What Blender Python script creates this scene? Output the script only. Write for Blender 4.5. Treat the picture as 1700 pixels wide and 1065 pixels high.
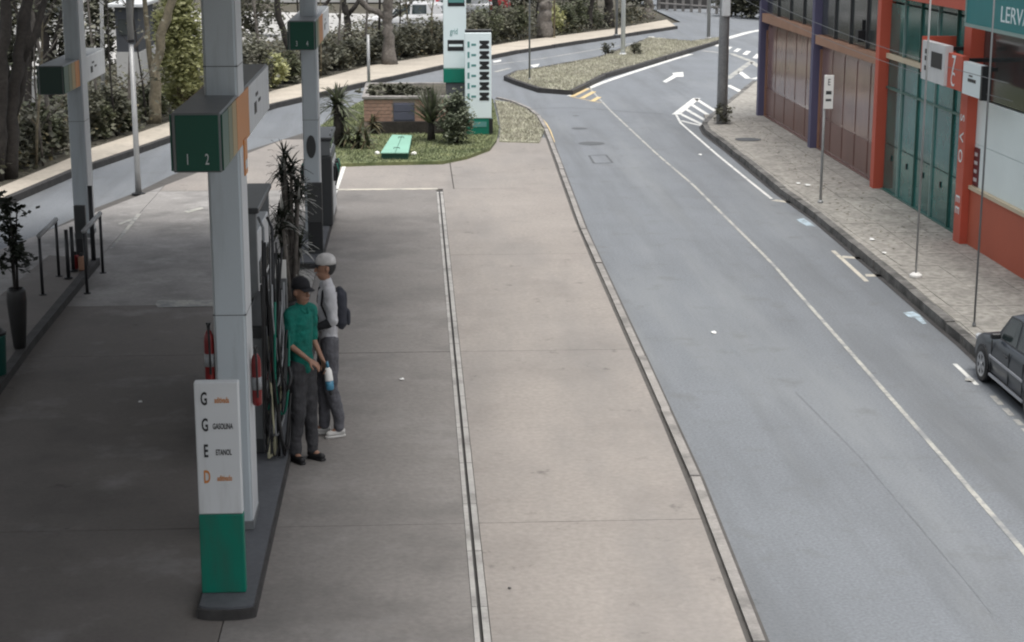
import bpy, bmesh, math, random
import numpy as np
from mathutils import Vector, Matrix

R = math.radians
for _o in list(bpy.data.objects):
    bpy.data.objects.remove(_o, do_unlink=True)
SC = bpy.context.scene
COL = SC.collection
random.seed(7)

# ------------------------------------------------------------------ camera
CAMH, FPX, HORIZON = 5.28, 2900.0, -150.0
PITCH = math.atan((532.5 - HORIZON) / FPX)
YAW = math.atan(165 * math.cos(PITCH) / FPX)
cam_d = bpy.data.cameras.new('camera')
cam = bpy.data.objects.new('camera', cam_d)
COL.objects.link(cam)
cam.location = (0, 0, CAMH)
cam.rotation_euler = (R(90) - PITCH, 0, -YAW)
cam_d.sensor_width = 36
cam_d.lens = FPX / 1700 * 36
cam_d.clip_end = 2000
SC.camera = cam

# ------------------------------------------------------------------ light: overcast day
SUN_EL, SUN_AZ = R(76), R(150)
world = bpy.data.worlds.new('World')
SC.world = world
world.use_nodes = True
wn, wl = world.node_tree.nodes, world.node_tree.links
wn.clear()
sky = wn.new('ShaderNodeTexSky')
sky.sky_type = 'NISHITA'
sky.sun_disc = False
sky.sun_elevation = SUN_EL
sky.sun_rotation = SUN_AZ
sky.air_density = 1.0
sky.dust_density = 4.0
sky.ozone_density = 1.0
hs = wn.new('ShaderNodeHueSaturation')
hs.inputs['Saturation'].default_value = 0.3
bg = wn.new('ShaderNodeBackground')
bg.inputs['Strength'].default_value = 0.13
wo = wn.new('ShaderNodeOutputWorld')
wl.new(sky.outputs[0], hs.inputs['Color'])
wl.new(hs.outputs[0], bg.inputs['Color'])
wl.new(bg.outputs[0], wo.inputs['Surface'])
sun_d = bpy.data.lights.new('sun', 'SUN')
sun_d.energy = 1.5
sun_d.angle = R(32)
sun_d.color = (1.0, 0.96, 0.9)
sun = bpy.data.objects.new('sun', sun_d)
COL.objects.link(sun)
_sd = Vector((math.sin(SUN_AZ) * math.cos(SUN_EL), math.cos(SUN_AZ) * math.cos(SUN_EL), math.sin(SUN_EL)))
sun.rotation_euler = _sd.to_track_quat('Z', 'Y').to_euler()
sun.location = (0, 0, 40)
vs = SC.view_settings
vs.view_transform = 'Standard'
vs.look = 'None'
vs.exposure = 0.75
vs.gamma = 1.0
vs.use_curve_mapping = False
SC.render.engine = 'CYCLES'
SC.cycles.max_bounces = 6
SC.cycles.use_denoising = True
SC.cycles.pixel_filter_type = 'BLACKMAN_HARRIS'
SC.cycles.filter_width = 2.1

# ------------------------------------------------------------------ measuring: where a point of the photograph stands in the place
_cr = Matrix.Rotation(-YAW, 3, 'Z') @ Matrix.Rotation(R(90) - PITCH, 3, 'X')
def ray(px, py):
    return (_cr @ Vector(((px - 850) / FPX, -(py - 532.5) / FPX, -1))).normalized()
def P(px, py, z=0.0):
    d = ray(px, py); t = (z - CAMH) / d.z
    return Vector((d.x * t, d.y * t, z))
def PY(px, py, Y):
    d = ray(px, py); t = Y / d.y
    return Vector((d.x * t, Y, CAMH + d.z * t))
def PL(px, py, a, u):
    """hit of the vertical plane through a with horizontal direction u -> (s, z)"""
    d = ray(px, py)
    # d.xy*t = a + u*s
    det = d.x * (-u[1]) + u[0] * d.y
    t = (a[0] * (-u[1]) + u[0] * a[1]) / det
    s = (d.x * a[1] - d.y * a[0]) / det
    return s, CAMH + d.z * t
def ZAT(x, y, py, px=None):
    """height at which the vertical line above (x, y) meets image row py"""
    lo, hi = -5.0, 30.0
    ci = _cr.transposed()
    for _ in range(50):
        m = (lo + hi) / 2
        c = ci @ Vector((x, y, m - CAMH))
        yy = 532.5 - FPX * c.y / (-c.z)
        if yy > py: lo = m
        else: hi = m
    return (lo + hi) / 2

# ------------------------------------------------------------------ materials
MATS = {}
def mat(name, col, rough=0.7, var=0.15, scale=3.0, metal=0.0, bump=0.0, bscale=60.0, col2=None, fine=0.0, fscale=120.0, spec=0.5, detail=6.0):
    m = bpy.data.materials.new(name); m.use_nodes = True
    n, l = m.node_tree.nodes, m.node_tree.links
    b = n['Principled BSDF']
    b.inputs['Roughness'].default_value = rough
    b.inputs['Metallic'].default_value = metal
    b.inputs['Specular IOR Level'].default_value = spec
    geo = n.new('ShaderNodeNewGeometry')
    tx = n.new('ShaderNodeTexNoise'); tx.inputs['Scale'].default_value = scale; tx.inputs['Detail'].default_value = detail
    tx.inputs['Roughness'].default_value = 0.62
    l.new(geo.outputs['Position'], tx.inputs['Vector'])
    rp = n.new('ShaderNodeValToRGB')
    rp.color_ramp.elements[0].position = 0.3; rp.color_ramp.elements[1].position = 0.72
    c2 = col2 or col
    k0, k1 = 1 - var, 1 + var
    rp.color_ramp.elements[0].color = (col[0] * k0, col[1] * k0, col[2] * k0, 1)
    rp.color_ramp.elements[1].color = (c2[0] * k1, c2[1] * k1, c2[2] * k1, 1)
    l.new(tx.outputs['Fac'], rp.inputs['Fac'])
    out = rp.outputs['Color']
    if fine:
        t2 = n.new('ShaderNodeTexNoise'); t2.inputs['Scale'].default_value = fscale; t2.inputs['Detail'].default_value = 3
        l.new(geo.outputs['Position'], t2.inputs['Vector'])
        mr = n.new('ShaderNodeMapRange'); mr.inputs[1].default_value = 0.3; mr.inputs[2].default_value = 0.7
        mr.inputs[3].default_value = 1 - fine; mr.inputs[4].default_value = 1 + fine
        l.new(t2.outputs['Fac'], mr.inputs[0])
        mx = n.new('ShaderNodeVectorMath'); mx.operation = 'SCALE'
        l.new(out, mx.inputs[0]); l.new(mr.outputs[0], mx.inputs['Scale'])
        out = mx.outputs[0]
    l.new(out, b.inputs['Base Color'])
    if bump:
        t3 = n.new('ShaderNodeTexNoise'); t3.inputs['Scale'].default_value = bscale; t3.inputs['Detail'].default_value = 4
        l.new(geo.outputs['Position'], t3.inputs['Vector'])
        bp = n.new('ShaderNodeBump'); bp.inputs['Strength'].default_value = bump; bp.inputs['Distance'].default_value = 0.02
        l.new(t3.outputs['Fac'], bp.inputs['Height']); l.new(bp.outputs[0], b.inputs['Normal'])
    MATS[name] = m
    return m

def stain_layer(m, col, scale, lo, hi, strength, detail=5.0, vec_scale=(1, 1, 1), seed=0.0):
    """dirt with a shape of its own, mixed over the base colour"""
    n, l = m.node_tree.nodes, m.node_tree.links
    b = n['Principled BSDF']
    src = b.inputs['Base Color'].links[0].from_socket
    geo = n.new('ShaderNodeNewGeometry')
    mp = n.new('ShaderNodeMapping'); mp.inputs['Scale'].default_value = vec_scale; mp.inputs['Location'].default_value = (seed, seed * 1.7, 0)
    l.new(geo.outputs['Position'], mp.inputs['Vector'])
    tx = n.new('ShaderNodeTexNoise'); tx.inputs['Scale'].default_value = scale; tx.inputs['Detail'].default_value = detail
    tx.inputs['Roughness'].default_value = 0.65
    l.new(mp.outputs[0], tx.inputs['Vector'])
    mr = n.new('ShaderNodeMapRange'); mr.inputs[1].default_value = lo; mr.inputs[2].default_value = hi
    mr.inputs[3].default_value = 0; mr.inputs[4].default_value = strength
    l.new(tx.outputs['Fac'], mr.inputs[0])
    mx = n.new('ShaderNodeMix'); mx.data_type = 'RGBA'
    l.new(mr.outputs[0], mx.inputs[0]); l.new(src, mx.inputs[6]); mx.inputs[7].default_value = (*col, 1)
    l.new(mx.outputs[2], b.inputs['Base Color'])
    return m

def leafmat(name, col, col2, scale=1.5, trans=0.25):
    m = mat(name, col, 0.6, 0.25, scale, col2=col2, fine=0.35, fscale=9.0)
    n, l = m.node_tree.nodes, m.node_tree.links
    b = n['Principled BSDF']; out = n['Material Output']
    tr = n.new('ShaderNodeBsdfTranslucent'); mx = n.new('ShaderNodeMixShader'); mx.inputs[0].default_value = trans
    l.new(b.inputs['Base Color'].links[0].from_socket, tr.inputs['Color'])
    l.new(b.outputs[0], mx.inputs[1]); l.new(tr.outputs[0], mx.inputs[2]); l.new(mx.outputs[0], out.inputs['Surface'])
    return m

mat('concrete', (0.276, 0.252, 0.230), 0.85, 0.08, 0.45, bump=0.25, bscale=30, fine=0.1, fscale=18)
stain_layer(MATS['concrete'], (0.19, 0.182, 0.175), 0.5, 0.42, 0.68, 0.6, vec_scale=(1.6, 0.35, 1), seed=21.3)
stain_layer(MATS['concrete'], (0.16, 0.145, 0.135), 0.9, 0.52, 0.75, 0.4, seed=3.1)
stain_layer(MATS['concrete'], (0.33, 0.302, 0.28), 0.6, 0.55, 0.8, 0.45, seed=8.4)
stain_layer(MATS['concrete'], (0.10, 0.092, 0.086), 2.8, 0.63, 0.72, 0.6, seed=5.7)
mat('concrete_dusty_lit', (0.27, 0.26, 0.25), 0.8, 0.12, 0.8, bump=0.25, bscale=30, fine=0.1, fscale=18)  # dusty concrete, base raised to paint in daylight towards the canopy's far edge
stain_layer(MATS['concrete_dusty_lit'], (0.15, 0.146, 0.14), 0.9, 0.48, 0.66, 0.75, seed=3.3)
stain_layer(MATS['concrete_dusty_lit'], (0.42, 0.41, 0.40), 1.5, 0.55, 0.74, 0.6, seed=17.6)
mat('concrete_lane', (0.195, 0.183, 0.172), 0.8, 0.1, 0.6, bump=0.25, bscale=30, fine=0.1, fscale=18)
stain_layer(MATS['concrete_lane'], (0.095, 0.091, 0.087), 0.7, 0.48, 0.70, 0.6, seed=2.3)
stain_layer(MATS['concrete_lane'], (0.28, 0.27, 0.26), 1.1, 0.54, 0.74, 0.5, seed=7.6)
mat('concrete_worn_shaded', (0.150, 0.136, 0.124), 0.8, 0.1, 0.6, bump=0.15, bscale=40, fine=0.07, fscale=25)  # stained concrete, base lowered so part of the canopy shade is painted in
stain_layer(MATS['concrete_worn_shaded'], (0.085, 0.078, 0.072), 0.7, 0.5, 0.72, 0.6, seed=1.3)
stain_layer(MATS['concrete_worn_shaded'], (0.34, 0.335, 0.33), 0.9, 0.55, 0.78, 0.55, seed=6.6)
stain_layer(MATS['concrete_worn_shaded'], (0.04, 0.038, 0.036), 2.6, 0.64, 0.74, 0.6, seed=9.9)
mat('scuff', (0.232, 0.217, 0.204), 0.85, 0.2, 3)
mat('joint', (0.085, 0.08, 0.075), 0.9, 0.2, 5)
mat('asphalt', (0.176, 0.190, 0.206), 0.8, 0.09, 0.3, bump=0.35, bscale=70, fine=0.16, fscale=34, spec=0.4)
stain_layer(MATS['asphalt'], (0.115, 0.122, 0.128), 0.5, 0.46, 0.72, 0.6, vec_scale=(2.6, 0.16, 1), seed=2.2)
stain_layer(MATS['asphalt'], (0.245, 0.258, 0.265), 0.4, 0.5, 0.75, 0.55, vec_scale=(2.0, 0.25, 1), seed=4.9)
stain_layer(MATS['asphalt'], (0.13, 0.135, 0.135), 1.6, 0.56, 0.70, 0.45, seed=14.9)
stain_layer(MATS['asphalt'], (0.075, 0.075, 0.075), 4.0, 0.68, 0.75, 0.6, seed=7.3)
mat('asphalt_patch', (0.10, 0.107, 0.113), 0.85, 0.1, 1.5, bump=0.3, bscale=90, fine=0.1, fscale=60)
mat('crack_line', (0.166, 0.178, 0.192), 0.85, 0.2, 4)
mat('asphalt_seam', (0.10, 0.107, 0.113), 0.85, 0.2, 4)
mat('kerbstone', (0.285, 0.27, 0.255), 0.85, 0.16, 2.5, bump=0.2, bscale=50, fine=0.1, fscale=30)
stain_layer(MATS['kerbstone'], (0.13, 0.125, 0.12), 2.2, 0.48, 0.64, 0.75, seed=6.1)
mat('drain_edge', (0.36, 0.35, 0.335), 0.85, 0.16, 2.5, fine=0.1, fscale=30)
stain_layer(MATS['drain_edge'], (0.17, 0.165, 0.155), 2.2, 0.5, 0.66, 0.7, seed=16.1)
mat('kerb_dark', (0.045, 0.043, 0.042), 0.85, 0.3, 5, bump=0.3, bscale=40)
mat('kerb_grey', (0.17, 0.165, 0.155), 0.9, 0.25, 2.5, bump=0.4, bscale=40, fine=0.2, fscale=14)
stain_layer(MATS['kerb_grey'], (0.05, 0.048, 0.045), 1.8, 0.45, 0.62, 0.8, seed=4.1)
mat('paving', (0.31, 0.295, 0.265), 0.9, 0.14, 1.2, bump=0.4, bscale=40, fine=0.28, fscale=11)
stain_layer(MATS['paving'], (0.15, 0.14, 0.125), 1.4, 0.54, 0.74, 0.6, seed=12.1)
mat('far_paving', (0.45, 0.405, 0.34), 0.9, 0.12, 1.0, fine=0.1, fscale=10)
stain_layer(MATS['far_paving'], (0.2, 0.18, 0.15), 1.3, 0.55, 0.75, 0.5, seed=2.7)
mat('pale_lot', (0.40, 0.395, 0.38), 0.9, 0.12, 0.4)
mat('soil', (0.075, 0.068, 0.05), 0.95, 0.3, 1.5, fine=0.2, fscale=12)
mat('turf', (0.10, 0.14, 0.055), 0.95, 0.25, 1.5, col2=(0.17, 0.18, 0.085), fine=0.2, fscale=14)
mat('dry_turf', (0.37, 0.35, 0.295), 0.95, 0.2, 1.2, col2=(0.27, 0.285, 0.19), fine=0.2, fscale=14)
mat('paint_white', (0.66, 0.66, 0.63), 0.8, 0.1, 2.0, fine=0.12, fscale=18)
stain_layer(MATS['paint_white'], (0.28, 0.29, 0.30), 3.0, 0.52, 0.68, 0.75, seed=3.3)
mat('paint_faded', (0.40, 0.395, 0.36), 0.85, 0.12, 3.0, fine=0.12, fscale=18)
stain_layer(MATS['paint_faded'], (0.20, 0.21, 0.22), 1.8, 0.46, 0.62, 0.85, seed=1.9)
stain_layer(MATS['paint_faded'], (0.20, 0.21, 0.22), 9.0, 0.52, 0.66, 0.8, seed=11.9)
mat('paint_cream', (0.52, 0.49, 0.42), 0.85, 0.12, 3.0, fine=0.12, fscale=18)
stain_layer(MATS['paint_cream'], (0.24, 0.24, 0.23), 3.0, 0.52, 0.68, 0.7, seed=2.9)
mat('paint_yellow', (0.58, 0.45, 0.24), 0.8, 0.15, 3.0)
mat('paint_blue', (0.42, 0.52, 0.58), 0.8, 0.15, 3.0)
stain_layer(MATS['paint_blue'], (0.22, 0.25, 0.27), 4.0, 0.45, 0.6, 0.9, seed=4.2)
mat('clad_grey', (0.47, 0.52, 0.55), 0.45, 0.04, 1.0, fine=0.03)
stain_layer(MATS['clad_grey'], (0.24, 0.25, 0.25), 1.2, 0.5, 0.8, 0.6, vec_scale=(5, 5, 0.5), seed=1.1)
mat('clad_light', (0.60, 0.62, 0.63), 0.45, 0.04, 1.0, fine=0.03)
mat('sign_green', (0.0, 0.165, 0.112), 0.4, 0.08, 1.5)
stain_layer(MATS['sign_green'], (0.03, 0.10, 0.075), 1.5, 0.5, 0.75, 0.7, vec_scale=(4, 4, 0.8), seed=2.1)
mat('sign_darkgreen', (0.006, 0.075, 0.05), 0.35, 0.05, 1.0)
mat('sign_orange', (0.55, 0.21, 0.05), 0.4, 0.06, 1.0)
mat('sign_white', (0.62, 0.64, 0.65), 0.4, 0.05, 1.0)
stain_layer(MATS['sign_white'], (0.40, 0.40, 0.39), 1.5, 0.5, 0.78, 0.6, vec_scale=(4, 4, 0.6), seed=3.1)
mat('totem_white', (0.74, 0.84, 0.86), 0.35, 0.03, 1.0)
mat('fade_tan', (0.34, 0.24, 0.10), 0.4, 0.06, 1.0)
mat('sign_faded', (0.022, 0.05, 0.04), 0.4, 0.1, 1.0)
mat('ink_black', (0.012, 0.013, 0.015), 0.5, 0.1, 2)
mat('ink_teal', (0.10, 0.27, 0.26), 0.5, 0.1, 2)
mat('dark_metal', (0.022, 0.023, 0.025), 0.45, 0.15, 3, metal=0.2)
mat('dark_panel', (0.045, 0.048, 0.05), 0.4, 0.1, 3)
mat('mid_metal', (0.20, 0.21, 0.215), 0.45, 0.1, 3, metal=0.4)
mat('galvanised', (0.34, 0.345, 0.345), 0.5, 0.1, 4, metal=0.3)
mat('pole_concrete', (0.33, 0.335, 0.34), 0.85, 0.12, 2.5, fine=0.1, fscale=20)
mat('red_paint', (0.19, 0.012, 0.012), 0.3, 0.06, 3)
mat('rubber', (0.012, 0.012, 0.013), 0.5, 0.1, 4)
mat('hose_cream', (0.42, 0.40, 0.27), 0.5, 0.1, 4)
mat('hose_grey', (0.30, 0.31, 0.32), 0.5, 0.1, 4)
mat('canopy_white', (0.55, 0.55, 0.55), 0.6, 0.04, 1)
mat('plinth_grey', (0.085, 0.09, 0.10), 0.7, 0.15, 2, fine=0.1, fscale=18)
mat('bark_dark', (0.032, 0.028, 0.025), 0.95, 0.3, 4, bump=0.6, bscale=18, fine=0.25, fscale=15)
mat('bark_grey', (0.15, 0.135, 0.12), 0.95, 0.25, 3, bump=0.6, bscale=18, fine=0.25, fscale=12)
mat('bark_tan', (0.19, 0.165, 0.115), 0.95, 0.25, 3, bump=0.6, bscale=18, fine=0.2, fscale=12)
leafmat('leaf_dark', (0.068, 0.072, 0.05), (0.135, 0.135, 0.095))
leafmat('leaf_mid', (0.075, 0.09, 0.05), (0.145, 0.155, 0.095))
leafmat('leaf_grey', (0.12, 0.122, 0.093), (0.20, 0.195, 0.155))
leafmat('leaf_lime', (0.36, 0.38, 0.17), (0.46, 0.46, 0.25), 0.8, 0.4)
leafmat('leaf_cycad', (0.075, 0.092, 0.055), (0.13, 0.145, 0.09))
leafmat('leaf_bush', (0.12, 0.145, 0.095), (0.18, 0.20, 0.14))
leafmat('leaf_brown', (0.10, 0.08, 0.045), (0.14, 0.12, 0.06))
leafmat('leaf_pale', (0.42, 0.42, 0.39), (0.52, 0.52, 0.48))
leafmat('leaf_black', (0.016, 0.02, 0.014), (0.03, 0.038, 0.022))
leafmat('grass_green', (0.155, 0.19, 0.10), (0.22, 0.24, 0.14))
leafmat('grass_dry', (0.37, 0.355, 0.285), (0.43, 0.41, 0.335))
mat('purple_paint', (0.10, 0.095, 0.17), 0.6, 0.08, 1.5, fine=0.06)
mat('red_facade', (0.52, 0.095, 0.055), 0.55, 0.07, 1.2, fine=0.05)
mat('orange_wall', (0.46, 0.11, 0.06), 0.65, 0.07, 1.0, fine=0.05)
mat('beam_tan', (0.36, 0.20, 0.13), 0.6, 0.1, 1.5, fine=0.06)
mat('brown_door', (0.25, 0.155, 0.135), 0.14, 0.22, 0.9, fine=0.06, spec=0.6)
mat('brown_rib', (0.18, 0.095, 0.08), 0.4, 0.15, 1.5)
mat('glass_dark', (0.05, 0.058, 0.058), 0.12, 0.35, 0.9, spec=0.6)
mat('glass_green', (0.025, 0.14, 0.128), 0.10, 0.55, 0.7, spec=0.5)
mat('mullion_green', (0.05, 0.13, 0.11), 0.4, 0.1, 1)
mat('mullion_pale', (0.25, 0.36, 0.34), 0.4, 0.1, 1)
mat('wall_white', (0.78, 0.88, 0.88), 0.6, 0.04, 1.0)
mat('teal_sign', (0.01, 0.20, 0.21), 0.45, 0.08, 1.0)
mat('cream_trim', (0.58, 0.50, 0.36), 0.6, 0.08, 1.0)
mat('maroon', (0.13, 0.025, 0.03), 0.5, 0.1, 2)
mat('brick_clay', (0.33, 0.21, 0.16), 0.85, 0.2, 4, fine=0.1)
mat('mortar', (0.30, 0.25, 0.21), 0.9, 0.1, 4)
mat('slate_door', (0.075, 0.08, 0.115), 0.6, 0.1, 2)
mat('hatch_green', (0.24, 0.46, 0.36), 0.6, 0.08, 2)
mat('hatch_side', (0.012, 0.07, 0.05), 0.6, 0.1, 2)
mat('car_paint', (0.018, 0.025, 0.034), 0.38, 0.05, 1, metal=0.0, spec=0.5)
mat('car_trim', (0.36, 0.37, 0.40), 0.35, 0.05, 1)
MATS['car_paint'].node_tree.nodes['Principled BSDF'].inputs['Coat Weight'].default_value = 0.25
mat('car_glass', (0.03, 0.045, 0.045), 0.06, 0.1, 1, spec=0.8)
mat('rim_silver', (0.45, 0.46, 0.48), 0.35, 0.1, 4, metal=0.7)
mat('lamp_glass', (0.55, 0.57, 0.6), 0.12, 0.1, 4)
mat('skin_tan', (0.30, 0.165, 0.11), 0.6, 0.08, 8)
mat('shirt_green', (0.0, 0.14, 0.108), 0.85, 0.3, 9, bump=1.0, bscale=11)
mat('shirt_white', (0.52, 0.52, 0.54), 0.85, 0.15, 9, bump=1.0, bscale=11)
mat('trouser_dark', (0.050, 0.050, 0.054), 0.9, 0.3, 9, bump=1.0, bscale=11)
mat('trouser_grey', (0.105, 0.105, 0.118), 0.9, 0.3, 9, bump=1.0, bscale=11)
mat('cloth_black', (0.015, 0.015, 0.018), 0.9, 0.2, 10, bump=0.4, bscale=20)
mat('cloth_navy', (0.035, 0.038, 0.05), 0.9, 0.2, 10, bump=0.4, bscale=20)
mat('shoe_black', (0.012, 0.012, 0.013), 0.6, 0.1, 5)
mat('shoe_white', (0.5, 0.49, 0.47), 0.7, 0.1, 5)
mat('plastic_blue', (0.06, 0.22, 0.34), 0.4, 0.1, 4)
mat('paper', (0.78, 0.77, 0.74), 0.8, 0.04, 3)
mat('cap_white', (0.50, 0.49, 0.48), 0.85, 0.25, 14)
mat('paper_litter', (0.80, 0.80, 0.78), 0.8, 0.04, 3)
mat('house_pale', (0.46, 0.46, 0.45), 0.8, 0.08, 0.8)
mat('house_dark', (0.06, 0.066, 0.075), 0.7, 0.1, 0.8)
mat('roof_grey', (0.25, 0.25, 0.25), 0.8, 0.1, 1)
mat('paint_red_car', (0.35, 0.03, 0.04), 0.3, 0.05, 1)
mat('paint_white_car', (0.7, 0.7, 0.7), 0.3, 0.05, 1)
mat('paint_silver_car', (0.35, 0.36, 0.37), 0.3, 0.05, 1, metal=0.3)
mat('pot_black', (0.018, 0.018, 0.018), 0.45, 0.15, 4)
mat('pot_green', (0.008, 0.075, 0.06), 0.5, 0.1, 4)
mat('fence_mesh', (0.06, 0.062, 0.06), 0.7, 0.1, 4)

# ------------------------------------------------------------------ mesh helpers
class MB:
    def __init__(s): s.v = []; s.f = []; s.smooth = False
    def add(s, vs_, fs_):
        o = len(s.v); s.v += [tuple(v) for v in vs_]; s.f += [tuple(i + o for i in f) for f in fs_]; return s
    def box(s, x0, x1, y0, y1, z0, z1):
        return s.add([(x0,y0,z0),(x1,y0,z0),(x1,y1,z0),(x0,y1,z0),(x0,y0,z1),(x1,y0,z1),(x1,y1,z1),(x0,y1,z1)],
                     [(3,2,1,0),(4,5,6,7),(0,1,5,4),(1,2,6,5),(2,3,7,6),(3,0,4,7)])
    def bbox(s, x0, x1, y0, y1, z0, z1, b=0.01):
        """box with chamfered edges"""
        bm = bmesh.new()
        bmesh.ops.create_cube(bm, size=1)
        for v in bm.verts:
            v.co = Vector(((x0+x1)/2 + v.co.x*(x1-x0), (y0+y1)/2 + v.co.y*(y1-y0), (z0+z1)/2 + v.co.z*(z1-z0)))
        b = min(b, 0.45*min(abs(x1-x0), abs(y1-y0), abs(z1-z0)))
        bmesh.ops.bevel(bm, geom=list(bm.edges), offset=b, segments=1, affect='EDGES')
        bm.verts.ensure_lookup_table()
        s.add([v.co[:] for v in bm.verts], [[v.index for v in f.verts] for f in bm.faces]); bm.free(); return s
    def prism(s, poly, z0, z1, inset=0.0):
        a = 0.0
        for i in range(len(poly)):
            j = (i+1) % len(poly); a += poly[i][0]*poly[j][1]-poly[j][0]*poly[i][1]
        if a < 0: poly = poly[::-1]
        n = len(poly)
        vs_ = [(p[0], p[1], z0) for p in poly] + [(p[0], p[1], z1) for p in poly]
        return s.add(vs_, [tuple(range(n-1, -1, -1)), tuple(range(n, 2*n))] + [(i, (i+1) % n, n+(i+1) % n, n+i) for i in range(n)])
    def sheet(s, poly, z):
        a = 0.0
        for i in range(len(poly)):
            j = (i+1) % len(poly); a += poly[i][0]*poly[j][1]-poly[j][0]*poly[i][1]
        if a < 0: poly = poly[::-1]
        return s.add([(p[0], p[1], z) for p in poly], [tuple(range(len(poly)))])
    def tube(s, pts, rad, n=8, cap=True):
        pts = [Vector(p) for p in pts]
        if not hasattr(rad, '__len__'): rad = [rad]*len(pts)
        base = len(s.v); up = None
        for i, p in enumerate(pts):
            t = (pts[min(i+1, len(pts)-1)] - pts[max(i-1, 0)]).normalized()
            if up is None:
                up = Vector((1, 0, 0)) if abs(t.x) < 0.8 else Vector((0, 1, 0))
            a = t.cross(up).normalized(); up = a.cross(t).normalized()
            for k in range(n):
                th = 2*math.pi*k/n
                s.v.append(tuple(p + (up*math.cos(th) + a*math.sin(th))*rad[i]))
        for i in range(len(pts)-1):
            for k in range(n):
                s.f.append((base+i*n+k, base+i*n+(k+1) % n, base+(i+1)*n+(k+1) % n, base+(i+1)*n+k)[::-1])
        if cap:
            s.f.append(tuple(base+k for k in range(n)))
            s.f.append(tuple(base+(len(pts)-1)*n+k for k in range(n-1, -1, -1)))
        return s
    def lathe(s, prof, c=(0, 0, 0), n=20, axis='Z'):
        base = len(s.v)
        for r, z in prof:
            for k in range(n):
                th = 2*math.pi*k/n
                if axis == 'Z': s.v.append((c[0]+r*math.cos(th), c[1]+r*math.sin(th), c[2]+z))
                else: s.v.append((c[0]+z, c[1]+r*math.cos(th), c[2]+r*math.sin(th)))
        for i in range(len(prof)-1):
            for k in range(n):
                s.f.append((base+i*n+k, base+i*n+(k+1) % n, base+(i+1)*n+(k+1) % n, base+(i+1)*n+k))
        s.f.append(tuple(base+k for k in range(n-1, -1, -1)))
        s.f.append(tuple(base+(len(prof)-1)*n+k for k in range(n)))
        return s
    def sphere(s, c, r, n=12, m=8):
        rr = r if hasattr(r, '__len__') else (r, r, r)
        base = len(s.v)
        s.v.append((c[0], c[1], c[2]-rr[2]))
        for i in range(1, m):
            ph = math.pi*i/m
            for k in range(n):
                th = 2*math.pi*k/n
                s.v.append((c[0]+rr[0]*math.sin(ph)*math.cos(th), c[1]+rr[1]*math.sin(ph)*math.sin(th), c[2]-rr[2]*math.cos(ph)))
        s.v.append((c[0], c[1], c[2]+rr[2])); top = len(s.v)-1
        for k in range(n):
            s.f.append((base, base+1+(k+1) % n, base+1+k))
            s.f.append((top, base+1+(m-2)*n+k, base+1+(m-2)*n+(k+1) % n))
        for i in range(m-2):
            for k in range(n):
                s.f.append((base+1+i*n+k, base+1+i*n+(k+1) % n, base+1+(i+1)*n+(k+1) % n, base+1+(i+1)*n+k))
        return s
    def xf(s, M):
        s.v = [tuple(M @ Vector(v)) for v in s.v]; return s
    def build(s, name, m, parent=None, off=None, smooth=False, fix=True):
        me = bpy.data.meshes.new(name)
        o = off if off is not None else ((root_of(parent).location if parent is not None else None) or Vector((0, 0, 0)))
        me.from_pydata([(v[0]-o[0], v[1]-o[1], v[2]-o[2]) for v in s.v], [], s.f)
        if fix:
            bm = bmesh.new(); bm.from_mesh(me); bmesh.ops.recalc_face_normals(bm, faces=bm.faces); bm.to_mesh(me); bm.free()
        if smooth:
            me.shade_smooth()
        return link(name, me, m, parent)
def root_of(o):
    while o.parent: o = o.parent
    return o
def link(name, me, m, parent=None):
    if m is not None and not me.materials: me.materials.append(MATS[m] if isinstance(m, str) else m)
    ob = bpy.data.objects.new(name, me); COL.objects.link(ob)
    if parent is not None: ob.parent = parent
    return ob
def tag(o, label=None, cat=None, group=None, kind=None):
    if label: o['label'] = label
    if cat: o['category'] = cat
    if group: o['group'] = group
    if kind: o['kind'] = kind
    return o
def thing(name, label, cat, loc=(0, 0, 0), rz=0.0, group=None):
    o = bpy.data.objects.new(name, None); COL.objects.link(o)
    o.location = loc; o.rotation_euler = (0, 0, rz); o.empty_display_size = 0.2
    return tag(o, label, cat, group)
def copy_tree(o, parent=None):
    c = o.copy(); COL.objects.link(c); c.parent = parent
    for ch in list(o.children): copy_tree(ch, c)
    return c
def structure(o): o['kind'] = 'structure'; return o
L0 = (0, 0, 0)
def at_base(o, ob=None):
    """move a one-mesh thing's origin to the middle of its base"""
    me = o.data; vs_ = [v.co for v in me.vertices]
    x = sum(v.x for v in vs_)/len(vs_); y = sum(v.y for v in vs_)/len(vs_); z = min(v.z for v in vs_)
    me.transform(Matrix.Translation((-x, -y, -z))); o.location = (x, y, z); return o
def clip(poly, p, n):
    """keep the side of the line through p where n points"""
    out = []
    d = [(q[0]-p[0])*n[0]+(q[1]-p[1])*n[1] for q in poly]
    for i in range(len(poly)):
        j = (i+1) % len(poly)
        if d[i] >= 0: out.append(poly[i])
        if d[i]*d[j] < 0:
            t = d[i]/(d[i]-d[j]); out.append((poly[i][0]+(poly[j][0]-poly[i][0])*t, poly[i][1]+(poly[j][1]-poly[i][1])*t))
    return out
def text_mesh(s, size, extrude=0.002, bold=0.0):
    cu = bpy.data.curves.new('lettering', 'FONT'); cu.body = s; cu.size = size; cu.extrude = extrude; cu.offset = bold
    cu.align_x = 'CENTER'; cu.align_y = 'CENTER'; cu.resolution_u = 3
    ob = bpy.data.objects.new('lettering', cu); COL.objects.link(ob)
    dg = bpy.context.evaluated_depsgraph_get()
    me = bpy.data.meshes.new_from_object(ob.evaluated_get(dg))
    bpy.data.objects.remove(ob); bpy.data.curves.remove(cu)
    return me
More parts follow.
